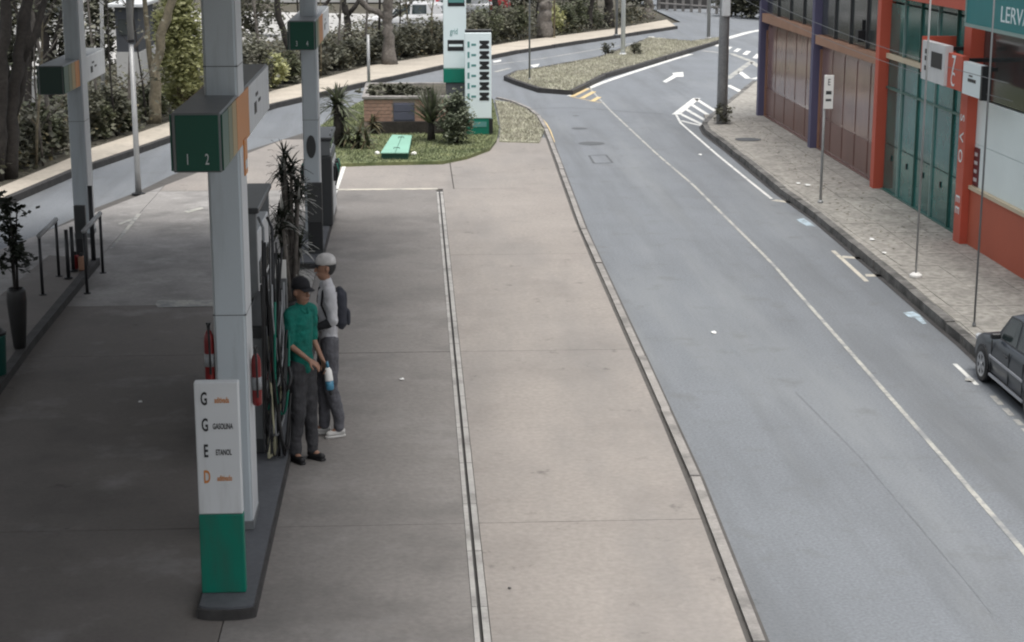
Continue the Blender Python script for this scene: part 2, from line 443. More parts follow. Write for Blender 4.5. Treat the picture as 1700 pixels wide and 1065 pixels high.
def lettering(s, size, m, parent, center, xdir, updir=(0, 0, 1), sx=1.0, bold=0.0, name='lettering'):
    me = text_mesh(s, size, bold=bold)
    x = Vector(xdir).normalized(); u = Vector(updir).normalized(); n = x.cross(u)
    o = root_of(parent).location if parent is not None else Vector((0, 0, 0))
    c = Vector(center) - o
    M = Matrix(((x.x*sx, u.x, n.x, c.x), (x.y*sx, u.y, n.y, c.y), (x.z*sx, u.z, n.z, c.z), (0, 0, 0, 1)))
    me.transform(M); me.materials.clear()
    return link(name, me, m, parent)
def smoothstep(a): return a*a*(3-2*a)

# ================================================================== the setting: ground, roads, kerbs
def xy(p): return (p[0], p[1])
def PP(l, z=0.0): return [xy(P(a, b, z)) for a, b in l]
def offset_line(pts, d):
    """polyline moved sideways by d (to the left of its direction)"""
    out = []
    for i, p in enumerate(pts):
        a = Vector(pts[max(i-1, 0)][:2]); b = Vector(pts[min(i+1, len(pts)-1)][:2])
        t = (b-a).normalized(); out.append((p[0]-t.y*d, p[1]+t.x*d))
    return out
def strip_poly(pts, w):
    return offset_line(pts, w/2) + offset_line(pts, -w/2)[::-1]
def resample(pts, step):
    pts = [Vector(p[:2]) for p in pts]; out = [pts[0].copy()]; carry = 0.0
    for a, b in zip(pts, pts[1:]):
        Ls = (b-a).length; t = step-carry
        while t < Ls:
            out.append(a+(b-a)*(t/Ls)); t += step
        carry = Ls-(t-step)
    return [xy(p) for p in out]
def subdivide(pts, step):
    out = [xy(pts[0])]
    for a, b in zip(pts, pts[1:]):
        k = max(1, round(math.dist(a, b)/step))
        out += [(a[0]+(b[0]-a[0])*i/k, a[1]+(b[1]-a[1])*i/k) for i in range(1, k+1)]
    return out
def strip_quads(mb, pts, w, z):
    l = offset_line(pts, w/2); r = offset_line(pts, -w/2)
    for i in range(len(pts)-1):
        mb.add([(l[i][0], l[i][1], z), (r[i][0], r[i][1], z), (r[i+1][0], r[i+1][1], z), (l[i+1][0], l[i+1][1], z)], [(0, 1, 2, 3)])
    return mb

g = MB(); g.sheet([(-400, -60), (400, -60), (400, 900), (-400, 900)], -0.08)
structure(g.build('ground', 'soil'))
road = MB(); road.sheet([(-30, 2), (12, 2), (12, 40), (26, 150), (14, 160)] + PP([(1130, 36), (1000, 55), (734, 100), (506, 150), (230, 235), (0, 325), (-300, 440)]), 0.0)
road = structure(road.build('road', 'asphalt'))

# far pavement with its kerb
FT = [(-260, 424), (0, 310), (121, 260), (150, 246), (230, 220), (284, 201), (453, 150), (506, 137), (612, 109), (734, 90), (860, 68), (1028, 46), (1107, 32)]
FB = [(-260, 448), (0, 332), (121, 281), (150, 271), (230, 244), (284, 225), (453, 172), (506, 160), (595, 139), (734, 108), (860, 83), (1018, 59), (1122, 43)]
ft, fb = PP(FT, 0.12), PP(FB, 0.12)
far_pave = structure(MB().prism(fb + ft[::-1], -0.05, 0.12).build('far_pavement', 'far_paving'))
def kerb_run(name, pts, w, z0, z1, m, step, gap=0.015, side=0.0, parent=None, skip=None):
    """single kerb stones laid along a line; returns the parent"""
    pts = subdivide(pts, step)
    a = offset_line(pts, side+w/2); b = offset_line(pts, side-w/2)
    root = parent
    for i in range(len(pts)-1):
        L = math.dist(pts[i], pts[i+1]); e = gap/max(L, 1e-6)
        lerp = lambda p, q, t: (p[0]+(q[0]-p[0])*t, p[1]+(q[1]-p[1])*t)
        dz = random.uniform(-0.009, 0.009); jx = random.uniform(-0.008, 0.008)
        q = [lerp(a[i], a[i+1], e), lerp(b[i], b[i+1], e), lerp(b[i], b[i+1], 1-e), lerp(a[i], a[i+1], 1-e)]
        MB().prism([(p_[0]+jx, p_[1]) for p_ in q], z0, z1+dz).build(name, m, root)
kerb_run('kerb_stone', fb, 0.14, -0.04, 0.135, 'kerb_dark', 2.6, side=-0.03, parent=far_pave)

# verge behind it and the pale yard beyond
fdir = (Vector(ft[-1])-Vector(ft[1])).normalized(); fnor = Vector((-fdir.y, fdir.x))
v_out = offset_line(ft, 9.0)
structure(MB().prism(ft + v_out[::-1], -0.06, 0.10).build('verge', 'soil'))
lot = [(v_out[0][0], v_out[0][1])] + [xy(p) for p in v_out[1:]]
structure(MB().prism(lot + [xy(Vector(p)+fnor*70) for p in v_out[::-1]], -0.06, 0.06).build('yard', 'pale_lot'))

# street kerb strip between the forecourt and the street
KE = [(1335, 1260), (1262, 1065), (1155, 790), (1065, 590), (969, 380), (914, 232), (906, 212), (893, 190), (878, 178), (850, 166), (826, 160)]
ke = PP(KE, 0.05)
street_kerb = structure(MB().prism(strip_poly(ke, 0.17), -0.05, 0.012).build('street_kerb', 'joint'))
kerb_run('kerb_stone', ke, 0.088, -0.03, 0.05, 'kerbstone', 2.6, parent=street_kerb)

# forecourt: concrete slabs with open joints
fc_base = [(-9, 2), (3.6, 2)] + [xy(Vector(p)+Vector((-0.02, 0))) for p in ke[1:6]] + [(0.5, 41.5)] + PP([(506, 221), (423, 247), (287, 291), (230, 319), (160, 346), (66, 391), (0, 419), (-260, 540)])
forecourt = structure(MB().prism(fc_base, -0.05, 0.02).build('forecourt', 'joint'))
rows = [2.6, 8.4, P(900, 875)[1], P(600, 592)[1], 0, 0, 0]
dY = rows[3]-rows[2]
rows = [rows[2]-2*dY, rows[2]-dY, rows[2], rows[3], rows[3]+dY, P(650, 318)[1], P(860, 233)[1]+0.1]
GX0, GX1 = P(730, 330)[0]-0.055, P(730, 330)[0]+0.075      # drain slot
print('slab rows', rows, 'drain', GX0, GX1)
road_edge = PP([(506, 221), (0, 419)])
e_dir = (Vector(road_edge[1])-Vector(road_edge[0])).normalized(); e_n = (-e_dir.y, e_dir.x)
if e_n[0] < 0: e_n = (-e_n[0], -e_n[1])
def kerb_x(y):
    for (x0, y0), (x1, y1) in zip(ke, ke[1:]):
        if y0 <= y <= y1: return x0+(x1-x0)*(y-y0)/(y1-y0)
    return ke[5][0]
ISL_X = P(0, 640)[0]
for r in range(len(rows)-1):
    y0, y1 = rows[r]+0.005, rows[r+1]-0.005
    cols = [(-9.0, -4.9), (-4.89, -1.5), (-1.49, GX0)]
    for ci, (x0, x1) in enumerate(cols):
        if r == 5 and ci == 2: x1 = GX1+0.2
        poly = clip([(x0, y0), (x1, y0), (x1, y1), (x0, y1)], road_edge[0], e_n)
        ysplit = P(300, 512)[1]  # beyond this line the brighter daylight is put into the slab tone
        halves = [(poly, None)] if not (ci < 2 and y0 < ysplit < y1) else [(clip(poly, (0, ysplit-0.003), (0, -1)), 'concrete_worn_shaded'), (clip(poly, (0, ysplit+0.003), (0, 1)), 'concrete_dusty_lit')]
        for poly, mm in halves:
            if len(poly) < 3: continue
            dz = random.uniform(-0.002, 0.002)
            if mm is None and ci < 2 and y0 > ysplit: mm = 'concrete_dusty_lit'
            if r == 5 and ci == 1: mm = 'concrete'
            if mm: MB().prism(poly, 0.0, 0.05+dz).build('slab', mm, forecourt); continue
            MB().prism(poly, 0.0, 0.05+dz).build('slab', ('concrete_worn_shaded', 'concrete_worn_shaded', 'concrete_lane')[ci] if r < 5 or ci < 1 else 'concrete', forecourt)  # slabs under the canopy are darker: its shade is partly in their colour
    xs = GX1 if r < 5 else GX1+0.22
    ys = [y0, y1]
    poly = [(xs, y0), (kerb_x(y0)-0.10, y0), (kerb_x((y0+y1)/2)-0.10, (y0+y1)/2), (kerb_x(y1)-0.10, y1), (xs, y1)]
    MB().prism(poly, 0.0, 0.05).build('slab', 'concrete', forecourt)
# drain: dark slot between two pale edge bars
dr = structure(MB().prism([(GX0, 3), (GX1, 3), (GX1, rows[5]-0.02), (GX0, rows[5]-0.02)], -0.02, 0.026).build('drain_channel', 'kerb_dark'))
yy = 3.0
while yy < rows[5]-1.2:
    for a, b in ((GX0+0.004, GX0+0.044), (GX1-0.058, GX1-0.006)):
        MB().box(a, b, yy+0.006, yy+1.194, 0.0, 0.053).build('edge_bar', 'drain_edge', dr)
    yy += 1.2
p0 = P(556, 320); 
MB().box(p0[0], GX0+0.03, rows[5]-0.10, rows[5]+0.05, 0.03, 0.0565).build('edge_bar', 'paint_cream', dr)

# planted bed by the totem sign, dry strip beside it
BED = [(530, 273), (546, 272), (625, 269), (734, 267), (775, 259), (813, 245), (824, 231), (828, 212), (824, 190), (818, 165), (800, 152), (740, 136), (693, 142), (603, 166), (560, 188), (512, 224)]
bed = PP(BED, 0.12)
planted_bed = structure(MB().prism(bed, -0.02, 0.12).build('planted_bed', 'turf'))
TIP = [(829, 234), (895, 236), (903, 215), (890, 193), (872, 180), (846, 170), (822, 166), (828, 190), (831, 212)]
structure(MB().prism(PP(TIP, 0.07), -0.02, 0.075).build('dry_strip', 'dry_turf'))

# traffic island
ISL = [(843, 126), (860, 133), (900, 146), (945, 150), (1000, 123), (1100, 94), (1193, 66), (1196, 62), (1147, 68), (1078, 62), (1055, 73), (998, 94), (900, 112), (860, 118)]
isl = PP(ISL, 0.13)
island = structure(MB().prism(isl, -0.02, 0.125).build('traffic_island', 'dry_turf'))
kerb_run('kerb_stone', isl + [isl[0]], 0.16, -0.02, 0.14, 'kerb_dark', 2.2, side=-0.05, parent=island)

# right-hand pavement
KR = [(1255, 133), (1204, 174), (1186, 188), (1172, 203), (1178, 214), (1216, 242), (1301, 310), (1362, 352), (1460, 432), (1517, 479), (1582, 533), (1611, 556), (1760, 690), (1950, 860)]
kr = PP(KR, 0.13)
WB = [(1262, 193), (1350, 247), (1455, 310), (1590, 394)]
WA = P(1264, 193, 0.13); WE = P(1592, 396, 0.13)
U = (WE-WA); U.z = 0; U.normalize(); NRM = Vector((U.y, -U.x, 0))
if NRM.x > 0: NRM = -NRM
far_r = WA - U*6; near_r = WA + U*40
pavement = structure(MB().prism(kr + [xy(near_r - NRM*3), xy(far_r - NRM*3)], -0.04, 0.115).build('pavement', 'paving'))
kerb_run('kerb_stone', kr, 0.13, -0.02, 0.125, 'kerb_grey', 1.5, side=-0.03, parent=pavement)
strip_quads(MB(), offset_line(subdivide(kr, 0.8), -0.13), 0.09, 0.004).build('gutter_dirt', 'kerb_dark', road)
# paving slabs on it
def sn(p): d = Vector((p[0], p[1], 0))-Vector((WA[0], WA[1], 0)); return d.dot(U), d.dot(NRM)
krsn = [sn(p) for p in kr]
def n_edge(s):
    best = None
    for (s0, n0), (s1, n1) in zip(krsn[3:], krsn[4:]):
        if min(s0, s1) <= s <= max(s0, s1) and s1 != s0: best = n0+(n1-n0)*(s-s0)/(s1-s0)
    return best
kside = [xy(p) for p in offset_line(kr, 0.05)]
nslab = 0
s = -0.6
while s < 24:
    for k in range(-1, 6):
        n0, n1 = -0.3+k*0.62, -0.3+(k+1)*0.62
        poly = [xy(WA+U*a+NRM*b) for a, b in ((s+0.003, n0+0.003), (s+0.897, n0+0.003), (s+0.897, n1-0.003), (s+0.003, n1-0.003))]
        cc = sum((Vector(q) for q in poly), Vector((0, 0)))/4
        def seg_d(i):
            a, b = Vector(kr[i]), Vector(kr[i+1]); t = max(0, min(1, (cc-a).dot(b-a)/(b-a).length_squared)); return (cc-(a+(b-a)*t)).length
        i = min(range(3, len(kr)-1), key=seg_d)
        for i in {max(3, i-1), i, min(len(kr)-2, i+1)}:
            a, b = Vector(kr[i]), Vector(kr[i+1]); t = (b-a).normalized(); nn = (-t.y, t.x)
            if len(poly) >= 3: poly = clip(poly, a+Vector(nn)*0.06, nn)
        if len(poly) >= 3 and nslab < 300:
            dz = random.uniform(-0.004, 0.004)
            MB().prism(poly, 0.08, 0.122+dz*0.6).build('paving_slab', 'paving', pavement); nslab += 1
    s += 0.9
print('paving slabs', nslab)

# ------------------------------------------------------------------ painted markings, parts of the road
def line(pxs, w, m='paint_white', z=0.004, name='lane_line', step=None):
    pts = PP(pxs)
    if step: pts = resample(pts, step)
    return strip_quads(MB(), pts, w, z).build(name, m, road)
def quad(pxs, m='paint_white', z=0.004, name='stripe'):
    return MB().sheet(PP(pxs), z).build(name, m, road)
line([(976, 143), (1013, 183), (1092, 257), (1150, 306), (1280, 435), (1400, 571), (1550, 742), (1700, 916), (1800, 1040)], 0.055, 'paint_faded', name='lane_line', step=1.0)
line([(946, 159), (1002, 136), (1062, 116), (1122, 97), (1156, 87)], 0.20, name='edge_line', step=2)
line([(1122, 189), (1130, 204), (1191, 257), (1240, 297), (1291, 338)], 0.06, 'paint_white', name='bay_line', step=1)
line([(1284, 332), (1340, 339)], 0.18, 'paint_cream', name='bay_line')
line([(1383, 416), (1439, 467)], 0.07, 'paint_cream', name='bay_line')
line([(1397, 426), (1460, 431)], 0.17, 'paint_cream', name='bay_line')
line([(1437, 457), (1492, 458)], 0.17, 'paint_cream', name='bay_line')
line([(1585, 604), (1622, 639)], 0.055, name='bay_line')
for a, b in (((1648, 657), (1662, 672)), ((1668, 678), (1680, 690)), ((1686, 696), (1696, 706)), ((1700, 711), (1712, 724))):
    line([a, b], 0.07, 'paint_faded', name='dash')
# yellow nose hatching at the island
line([(950, 160), (976, 147)], 0.16, 'paint_yellow', z=0.008, name='hatch_stripe')
line([(966, 163), (986, 152)], 0.15, 'paint_yellow', z=0.008, name='hatch_stripe')
line([(983, 168), (995, 161)], 0.15, 'paint_yellow', z=0.008, name='hatch_stripe')
line([(946, 160), (985, 168), (998, 170)], 0.05, 'paint_yellow', z=0.006, name='hatch_stripe')
# zebra block at the corner
line([(1122, 190), (1157, 163)], 0.22, name='hatch_stripe', z=0.008)
line([(1155, 164), (1190, 186)], 0.12, name='hatch_stripe', z=0.008)
for a, b in (((1146, 172), (1181, 194)), ((1137, 180), (1175, 202)), ((1128, 188), (1169, 208)), ((1130, 200), (1175, 211))):
    line([a, b], 0.12, name='hatch_stripe')
# crosswalk at the junction
for a, b in (((1186, 72), (1196, 76)), ((1203, 77), (1214, 82)), ((1217, 80), (1229, 85)), ((1232, 84), (1245, 90)), ((1249, 89), (1262, 96))):
    x0, y0 = a; x1, y1 = b
    quad([(x0, y1), (x0+7, y0), (x1+2, y0+1), (x1-5, y1+1)], name='crosswalk_stripe')
line([(1166, 84), (1215, 89), (1246, 101), (1275, 120)], 0.22, 'paint_faded', name='edge_line')
line([(1207, 131), (1246, 103)], 0.22, 'paint_faded', name='edge_line')
line([(1228, 119), (1242, 130)], 0.18, name='bay_line')
line([(1208, 141), (1230, 152)], 0.18, name='bay_line')
line([(1250, 131), (1262, 128)], 0.2, name='bay_line')
line([(1205, 64), (1240, 54), (1275, 47)], 0.35, name='edge_line')
for k in range(5):
    x = 1076+k*15; y = 60+k*2.6
    quad([(x, y), (x+9, y+0.4), (x+13, y+3.4), (x+4, y+3)], name='crosswalk_stripe')
# turn arrow, small arrows on the side road
quad([(1100, 135), (1106, 137), (1124, 127), (1118, 124)], name='arrow_mark')
quad([(1118, 124), (1124, 127.2), (1135, 127), (1134, 119), (1116, 121)], name='arrow_mark')
quad([(880, 108), (896, 105.5), (893, 110), (886, 111.5)], name='arrow_mark')
quad([(818, 101), (832, 98.5), (832, 101.5), (820, 104)], name='arrow_mark')
line([(822, 119), (846, 113)], 0.16, 'paint_faded', name='edge_line')
line([(818, 107), (900, 97), (1000, 80), (1060, 70)], 0.10, 'paint_faded', name='lane_line', step=3)
# yellow-white line where the kerb turns
line([(897, 196), (905, 205), (912, 218), (918, 236)], 0.10, 'paint_yellow', name='edge_line')
# faded blue symbols in the bays
quad([(1322, 364), (1334, 362), (1346, 370), (1354, 376), (1340, 375), (1330, 370)], 'paint_blue', name='bay_symbol')
quad([(1499, 519), (1515, 517), (1527, 523), (1538, 537), (1532, 538), (1519, 528), (1508, 526)], 'paint_blue', name='bay_symbol')
# repairs and seams
line([(1320, 650), (1425, 755), (1500, 843), (1600, 960), (1680, 1060)], 0.012, 'crack_line', z=0.003, name='seam', step=0.8)
line([(885, 180), (960, 178), (1040, 185), (1122, 190)], 0.05, 'asphalt_seam', z=0.003, name='seam', step=1.0)
def disc_px(px, py, r, m, name, parent, z=0.005, ring=None, n=24):
    c = P(px, py)
    mb = MB()
    if ring:
        for k in range(n):
            a0, a1 = 2*math.pi*k/n, 2*math.pi*(k+1)/n
            mb.add([(c[0]+rr*math.cos(a), c[1]+rr*math.sin(a), z) for rr, a in ((r, a0), (r, a1), (ring, a1), (ring, a0))], [(0, 1, 2, 3)])
    else:
        mb.sheet([(c[0]+r*math.cos(2*math.pi*k/n), c[1]+r*math.sin(2*math.pi*k/n)) for k in range(n)], z)
    return mb.build(name, m, parent)
disc_px(982, 238, 0.26, 'asphalt_patch', 'manhole_cover', road)
disc_px(982, 238, 0.31, 'asphalt_seam', 'manhole_ring', road, ring=0.255, z=0.006)
disc_px(962, 213, 0.2, 'asphalt_patch', 'manhole_cover', road)
disc_px(956, 192, 0.09, 'asphalt_patch', 'manhole_cover', road)
for a, b in (((978, 258), (1006, 257)), ((1006, 257), (1017, 270)), ((1017, 270), (986, 271)), ((986, 271), (978, 258))):
    line([a, b], 0.05, 'asphalt_seam', z=0.005, name='cover_frame')
c = P(1242, 231, 0.13)
MB().lathe([(0.3, 0), (0.3, 0.006)], (c[0], c[1], 0.128), 24).build('manhole_cover', 'asphalt_patch', pavement)
# faded white marks on the forecourt
def fmark(pxs, m='paint_faded'):
    MB().sheet(PP(pxs, 0.0565), 0.0565).build('painted_mark', m, forecourt)
fmark([(258, 504), (262, 498), (356, 497), (356, 508), (262, 510)])
fmark([(182, 412), (188, 411), (235, 354), (228, 354)])
fmark([(196, 370), (220, 362), (222, 365), (198, 373)])
fmark([(305, 350), (336, 343), (338, 346), (312, 353)])
fmark([(568, 276), (575, 274), (552, 342), (546, 342)], 'paint_white')

# ================================================================== the fuel station
# --- pump islands
c1 = P(419, 879, 0.15); COLX1 = c1[0]; COLY = c1[1]
COLX0 = PY(370, 879, COLY)[0]; COLD = 0.5
print('column', COLX0, COLX1, COLY)
CTOP = 5.75
def plinth(label, x0, x1, y0, y1, z=0.15, grp=None):
    r = thing('pump_island', label, 'pump island', ((x0+x1)/2, (y0+y1)/2, 0.05), 0, grp)
    cx = (x0+x1)/2; hw = (x1-x0)/2
    arc = [(cx+hw*math.sin(a)*1.0, y0+0.07-0.07*math.cos(a)) for a in [R(t) for t in range(-90, 91, 15)]]
    poly = arc + [(x1, y1), (x0, y1)]
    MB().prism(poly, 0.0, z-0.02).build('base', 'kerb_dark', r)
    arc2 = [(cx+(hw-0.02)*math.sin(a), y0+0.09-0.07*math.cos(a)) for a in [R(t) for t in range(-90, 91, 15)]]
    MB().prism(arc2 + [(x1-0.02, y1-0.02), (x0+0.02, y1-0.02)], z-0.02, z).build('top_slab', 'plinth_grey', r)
    return r
pl_r = P(428, 990, 0.15)
ply0 = P(380, 1030, 0.05)[1]
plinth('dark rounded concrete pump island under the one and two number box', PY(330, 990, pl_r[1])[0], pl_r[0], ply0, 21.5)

def column(x0, x1, y, d, label, grp='canopy columns'):
    r = thing('canopy_column', label, 'column', ((x0+x1)/2, y+d/2, 0.15), 0, grp)
    MB().bbox(x0, x1, y, y+d, 0.15, CTOP, 0.012).build('shaft', 'clad_grey', r)
    MB().bbox(x1-0.001, x1+0.012, y+0.03, y+d-0.03, 0.16, CTOP-0.01, 0.004).build('lit_side_cladding', 'clad_light', r)  # sides paler than the shaft: brighter side light painted into the tone
    MB().bbox(x0-0.012, x0+0.001, y+0.03, y+d-0.03, 0.16, CTOP-0.01, 0.004).build('lit_side_cladding', 'clad_light', r)
    MB().bbox(x0-0.016, x1+0.016, y-0.006, y+d+0.006, 0.152, 0.23, 0.004).build('base_skirt', 'mid_metal', r)
    for zs in (2.02, 4.06):
        MB().box(x0-0.0135, x1+0.0135, y-0.0012, y+d+0.001, zs, zs+0.006).build('panel_seam', 'dark_panel', r)
    return r
column(COLX0, COLX1, COLY, COLD, 'tall square grey canopy column rising behind the fuel price board')

def number_box(x0, x1, y0, y1, z0, z1, nums, label, dark=False):
    r = thing('number_box', label, 'number sign', ((x0+x1)/2, (y0+y1)/2, z0), 0, 'pump number boxes')
    t = 0.02
    MB().bbox(x0, x1, y0, y1, z0, z1, 0.012).build('housing', 'mid_metal', r)
    w = x1-x0
    f = MB().bbox(x0+0.03, x1-0.02, y0-0.012, y0+0.004, z0+0.012, z1-0.015, 0.004).build('number_panel', 'sign_faded' if dark else 'sign_darkgreen', r)
    for k, nn in enumerate(nums):
        if nn == ' ': continue
        lettering(nn, 0.115, 'sign_white', f, (x0+w*(0.31 if k == 0 else 0.70), y0-0.015, z0+(z1-z0)*0.22), (1, 0, 0), sx=0.55, bold=0.0, name='numeral')
    L = y1-y0
    for sgn, xs in ((1, x1), (-1, x0)):
        a, b = (xs-0.002, xs+0.01) if sgn > 0 else (xs-0.01, xs+0.002)
        for q0, q1, m in ((0.0, 0.10, 'sign_darkgreen'), (0.104, 0.17, 'fade_green'), (0.173, 0.25, 'fade_tan'), (0.254, 0.50, 'sign_orange'), (0.504, 0.998, 'sign_white')):
            MB().box(a, b, y0+0.004+L*q0, y0+L*q1, z0+0.014, z1-0.014).build('side_panel', m, r)
        for q, zz, hh in ((0.62, 0.30, 0.10), (0.66, 0.62, 0.03), (0.72, 0.45, 0.03)):
            MB().box(b-0.001 if sgn > 0 else a-0.003, b+0.003 if sgn > 0 else a+0.001, y0+L*q, y0+L*(q+0.05), z0+(z1-z0)*zz, z0+(z1-z0)*zz+hh).build('mark', 'ink_black', r)
    return r
mat('fade_green', (0.14, 0.16, 0.09), 0.4, 0.06, 1.0)
BY = COLY-1.25
b_lo = PY(370, 286, BY); b_hi = PY(370, 187, BY); b_l = PY(287, 286, BY)
# far end from the perspective of its lower edge
ye = BY+0.5
while True:
    c_ = _cr.transposed() @ Vector((b_lo.x, ye, b_lo.z-CAMH)); 
    if 850+FPX*c_.x/(-c_.z) > 449 or ye > BY+8: break
    ye += 0.05
print('box', COLX0, COLX1, b_l.x, b_lo.x, BY, ye, b_lo.z, b_hi.z)
BOXL = min(ye-BY, 4.2)
number_box(b_l.x, b_lo.x, BY, BY+BOXL, b_lo.z, b_hi.z, '12', 'dark green number box reading one and two round the tall column')

def fuel_board(x0, x1, y, z1, label, green_frac=0.38):
    r = thing('fuel_board', label, 'price board', ((x0+x1)/2, y, 0.15))
    zs = 0.15+(z1-0.15)*green_frac
    MB().bbox(x0, x1, y, y+0.09, zs, z1, 0.008).build('upper_panel', 'sign_white', r)
    MB().bbox(x0-0.003, x1+0.003, y-0.004, y+0.092, 0.15, zs-0.003, 0.008).build('lower_panel', 'sign_green', r)
    w = x1-x0
    rowsb = [('G', 'aditivada', 'ink_black', 'sign_orange'), ('G', 'GASOLINA', 'ink_black', 'ink_black'), ('E', 'ETANOL', 'ink_black', 'ink_black'), ('D', 'aditivado', 'sign_orange', 'sign_orange')]
    for k, (a, b, ma, mb_) in enumerate(rowsb):
        zz = z1-0.13-k*0.205
        lettering(a, 0.14, ma, r, (x0+w*0.22, y-0.001, zz), (1, 0, 0), sx=0.5, bold=0.003, name='letter')
        lettering(b, 0.062, mb_, r, (x0+w*0.62, y-0.001, zz-0.01), (1, 0, 0), sx=0.5, bold=0.001, name='word')
    return r
fb0 = P(408, 983, 0.15)
fbx0 = PY(336, 983, fb0[1])[0]
fbz = ZAT(fb0[0], fb0[1], 634)
print('board', fbx0, fb0[0], fb0[1], fbz)
fuel_board(fbx0, fb0[0], fb0[1], fbz, 'white and green fuel board with letters G G E D on the near island')

# --- fire extinguishers on the column
def extinguisher(x, y, z, label):
    r = thing('fire_extinguisher', label, 'extinguisher', (x, y, z), 0, 'extinguishers on the column')
    MB().lathe([(0.03, 0.0), (0.04, 0.012), (0.042, 0.04), (0.042, 0.36), (0.039, 0.40), (0.026, 0.435), (0.016, 0.45)], (x, y, z), 16).build('cylinder', 'red_paint', r, smooth=True)
    MB().lathe([(0.0435, 0.14), (0.0435, 0.25)], (x, y, z), 16).build('label_band', 'hose_grey', r, smooth=True)
    MB().lathe([(0.014, 0.44), (0.014, 0.49), (0.02, 0.495), (0.02, 0.51)], (x, y, z), 10).build('valve', 'dark_metal', r)
    MB().tube([(x, y-0.02, z+0.50), (x-0.0, y-0.11, z+0.53)], 0.008, 6).build('handle', 'dark_metal', r)
    MB().tube([(x, y-0.02, z+0.47), (x+0.01, y-0.07, z+0.42), (x+0.012, y-0.065, z+0.2), (x+0.012, y-0.055, z+0.08)], 0.009, 6).build('hose', 'rubber', r)
    return r
extinguisher(COLX1+0.06, COLY+0.20, ZAT(COLX1+0.06, COLY+0.2, 672), 'red fire extinguisher on the column side facing the street')
extinguisher(COLX0-0.06, COLY+0.06, ZAT(COLX0-0.06, COLY+0.06, 634), 'red fire extinguisher on the column side facing the planter')
# orange notice plate on the column
zz0, zz1 = ZAT(COLX1+0.03, COLY+0.55, 283), ZAT(COLX1+0.03, COLY+0.55, 225)
r = thing('notice_plate', 'small orange notice plate fixed to the column below the number box', 'plate', (COLX1+0.02, COLY+0.5, zz0))
MB().bbox(COLX1+0.012, COLX1+0.024, COLY+0.25, COLY+0.48, zz0, zz1, 0.003).build('plate', 'sign_orange', r)
MB().box(COLX1+0.0235, COLX1+0.027, COLY+0.28, COLY+0.45, zz0+0.05, zz0+0.12).build('white_band', 'sign_white', r)

# --- dispensers
def dispenser(x0, x1, y0, y1, zt, label, group='fuel dispensers'):
    r = thing('fuel_dispenser', label, 'fuel pump', ((x0+x1)/2, (y0+y1)/2, 0.15), 0, group)
    L = y1-y0
    MB().bbox(x0, x1, y0, y1, 0.15, 1.32, 0.015).build('cabinet', 'dark_panel', r)
    MB().bbox(x0+0.02, x1-0.02, y0+0.02, y0+0.09, 1.32, zt-0.06, 0.008).build('mast', 'mid_metal', r)
    MB().bbox(x0+0.02, x1-0.02, y1-0.09, y1-0.02, 1.32, zt-0.06, 0.008).build('mast', 'mid_metal', r)
    MB().bbox(x0+0.03, x1-0.03, y0+0.1, y1-0.1, 1.34, zt-0.30, 0.01).build('display_head', 'clad_light', r)
    MB().bbox(x0-0.01, x1+0.01, y0-0.01, y1+0.01, zt-0.06, zt, 0.012).build('top_cover', 'dark_panel', r)
    for sgn, xs in ((1, x1), (-1, x0)):
        for k in range(2):
            yc = y0+L*(0.3+0.4*k)
            a, b = sorted((xs-0.032*sgn, xs-0.018*sgn))
            MB().box(a, b, yc-0.22, yc+0.22, 1.42, 1.66).build('display', 'glass_dark', r)
            a, b = sorted((xs, xs+0.012*sgn))
            MB().bbox(a, b, yc-0.26, yc+0.26, 0.3, 1.2, 0.004).build('door_panel', 'clad_light', r)
            for j in range(2):
                yn = yc-0.13+0.26*j
                a, b = sorted((xs+0.012*sgn, xs+0.05*sgn))
                MB().bbox(a, b, yn-0.035, yn+0.035, 0.86, 1.12, 0.006).build('nozzle_boot', 'dark_metal', r)
                hx = xs+0.06*sgn
                n_ = MB().tube([(hx, yn, 1.12), (hx+0.02*sgn, yn+0.01, 1.0), (hx, yn+0.02, 0.86), (hx-0.015*sgn, yn+0.02, 0.78)], [0.016, 0.02, 0.014, 0.010], 8)
                n_.build('nozzle', random.choice(['dark_metal', 'sign_green', 'rubber']), r, smooth=True)
    return r
DX1 = -1.42; DX0 = DX1-0.30
zt = 2.28
D_far = PY(449, 304, 19.0)
DY0, DY1 = 16.6, 18.6
# place so its top right far corner sits where the photograph has it
best = None
for yy in np.arange(16, 21, 0.05):
    p = PY(449, 304, yy)
    if best is None or abs(p.z-zt) < abs(best.z-zt): best = p
DX1, DY1 = best.x, best.y
p = P(430, 345, zt); DY0 = p.y
DX0 = DX1-0.30
print('dispenser', DX0, DX1, DY0, DY1)
disp = dispenser(DX0, DX1, DY0, DY1, zt, 'dark grey fuel dispenser with hoses beside the man in green')
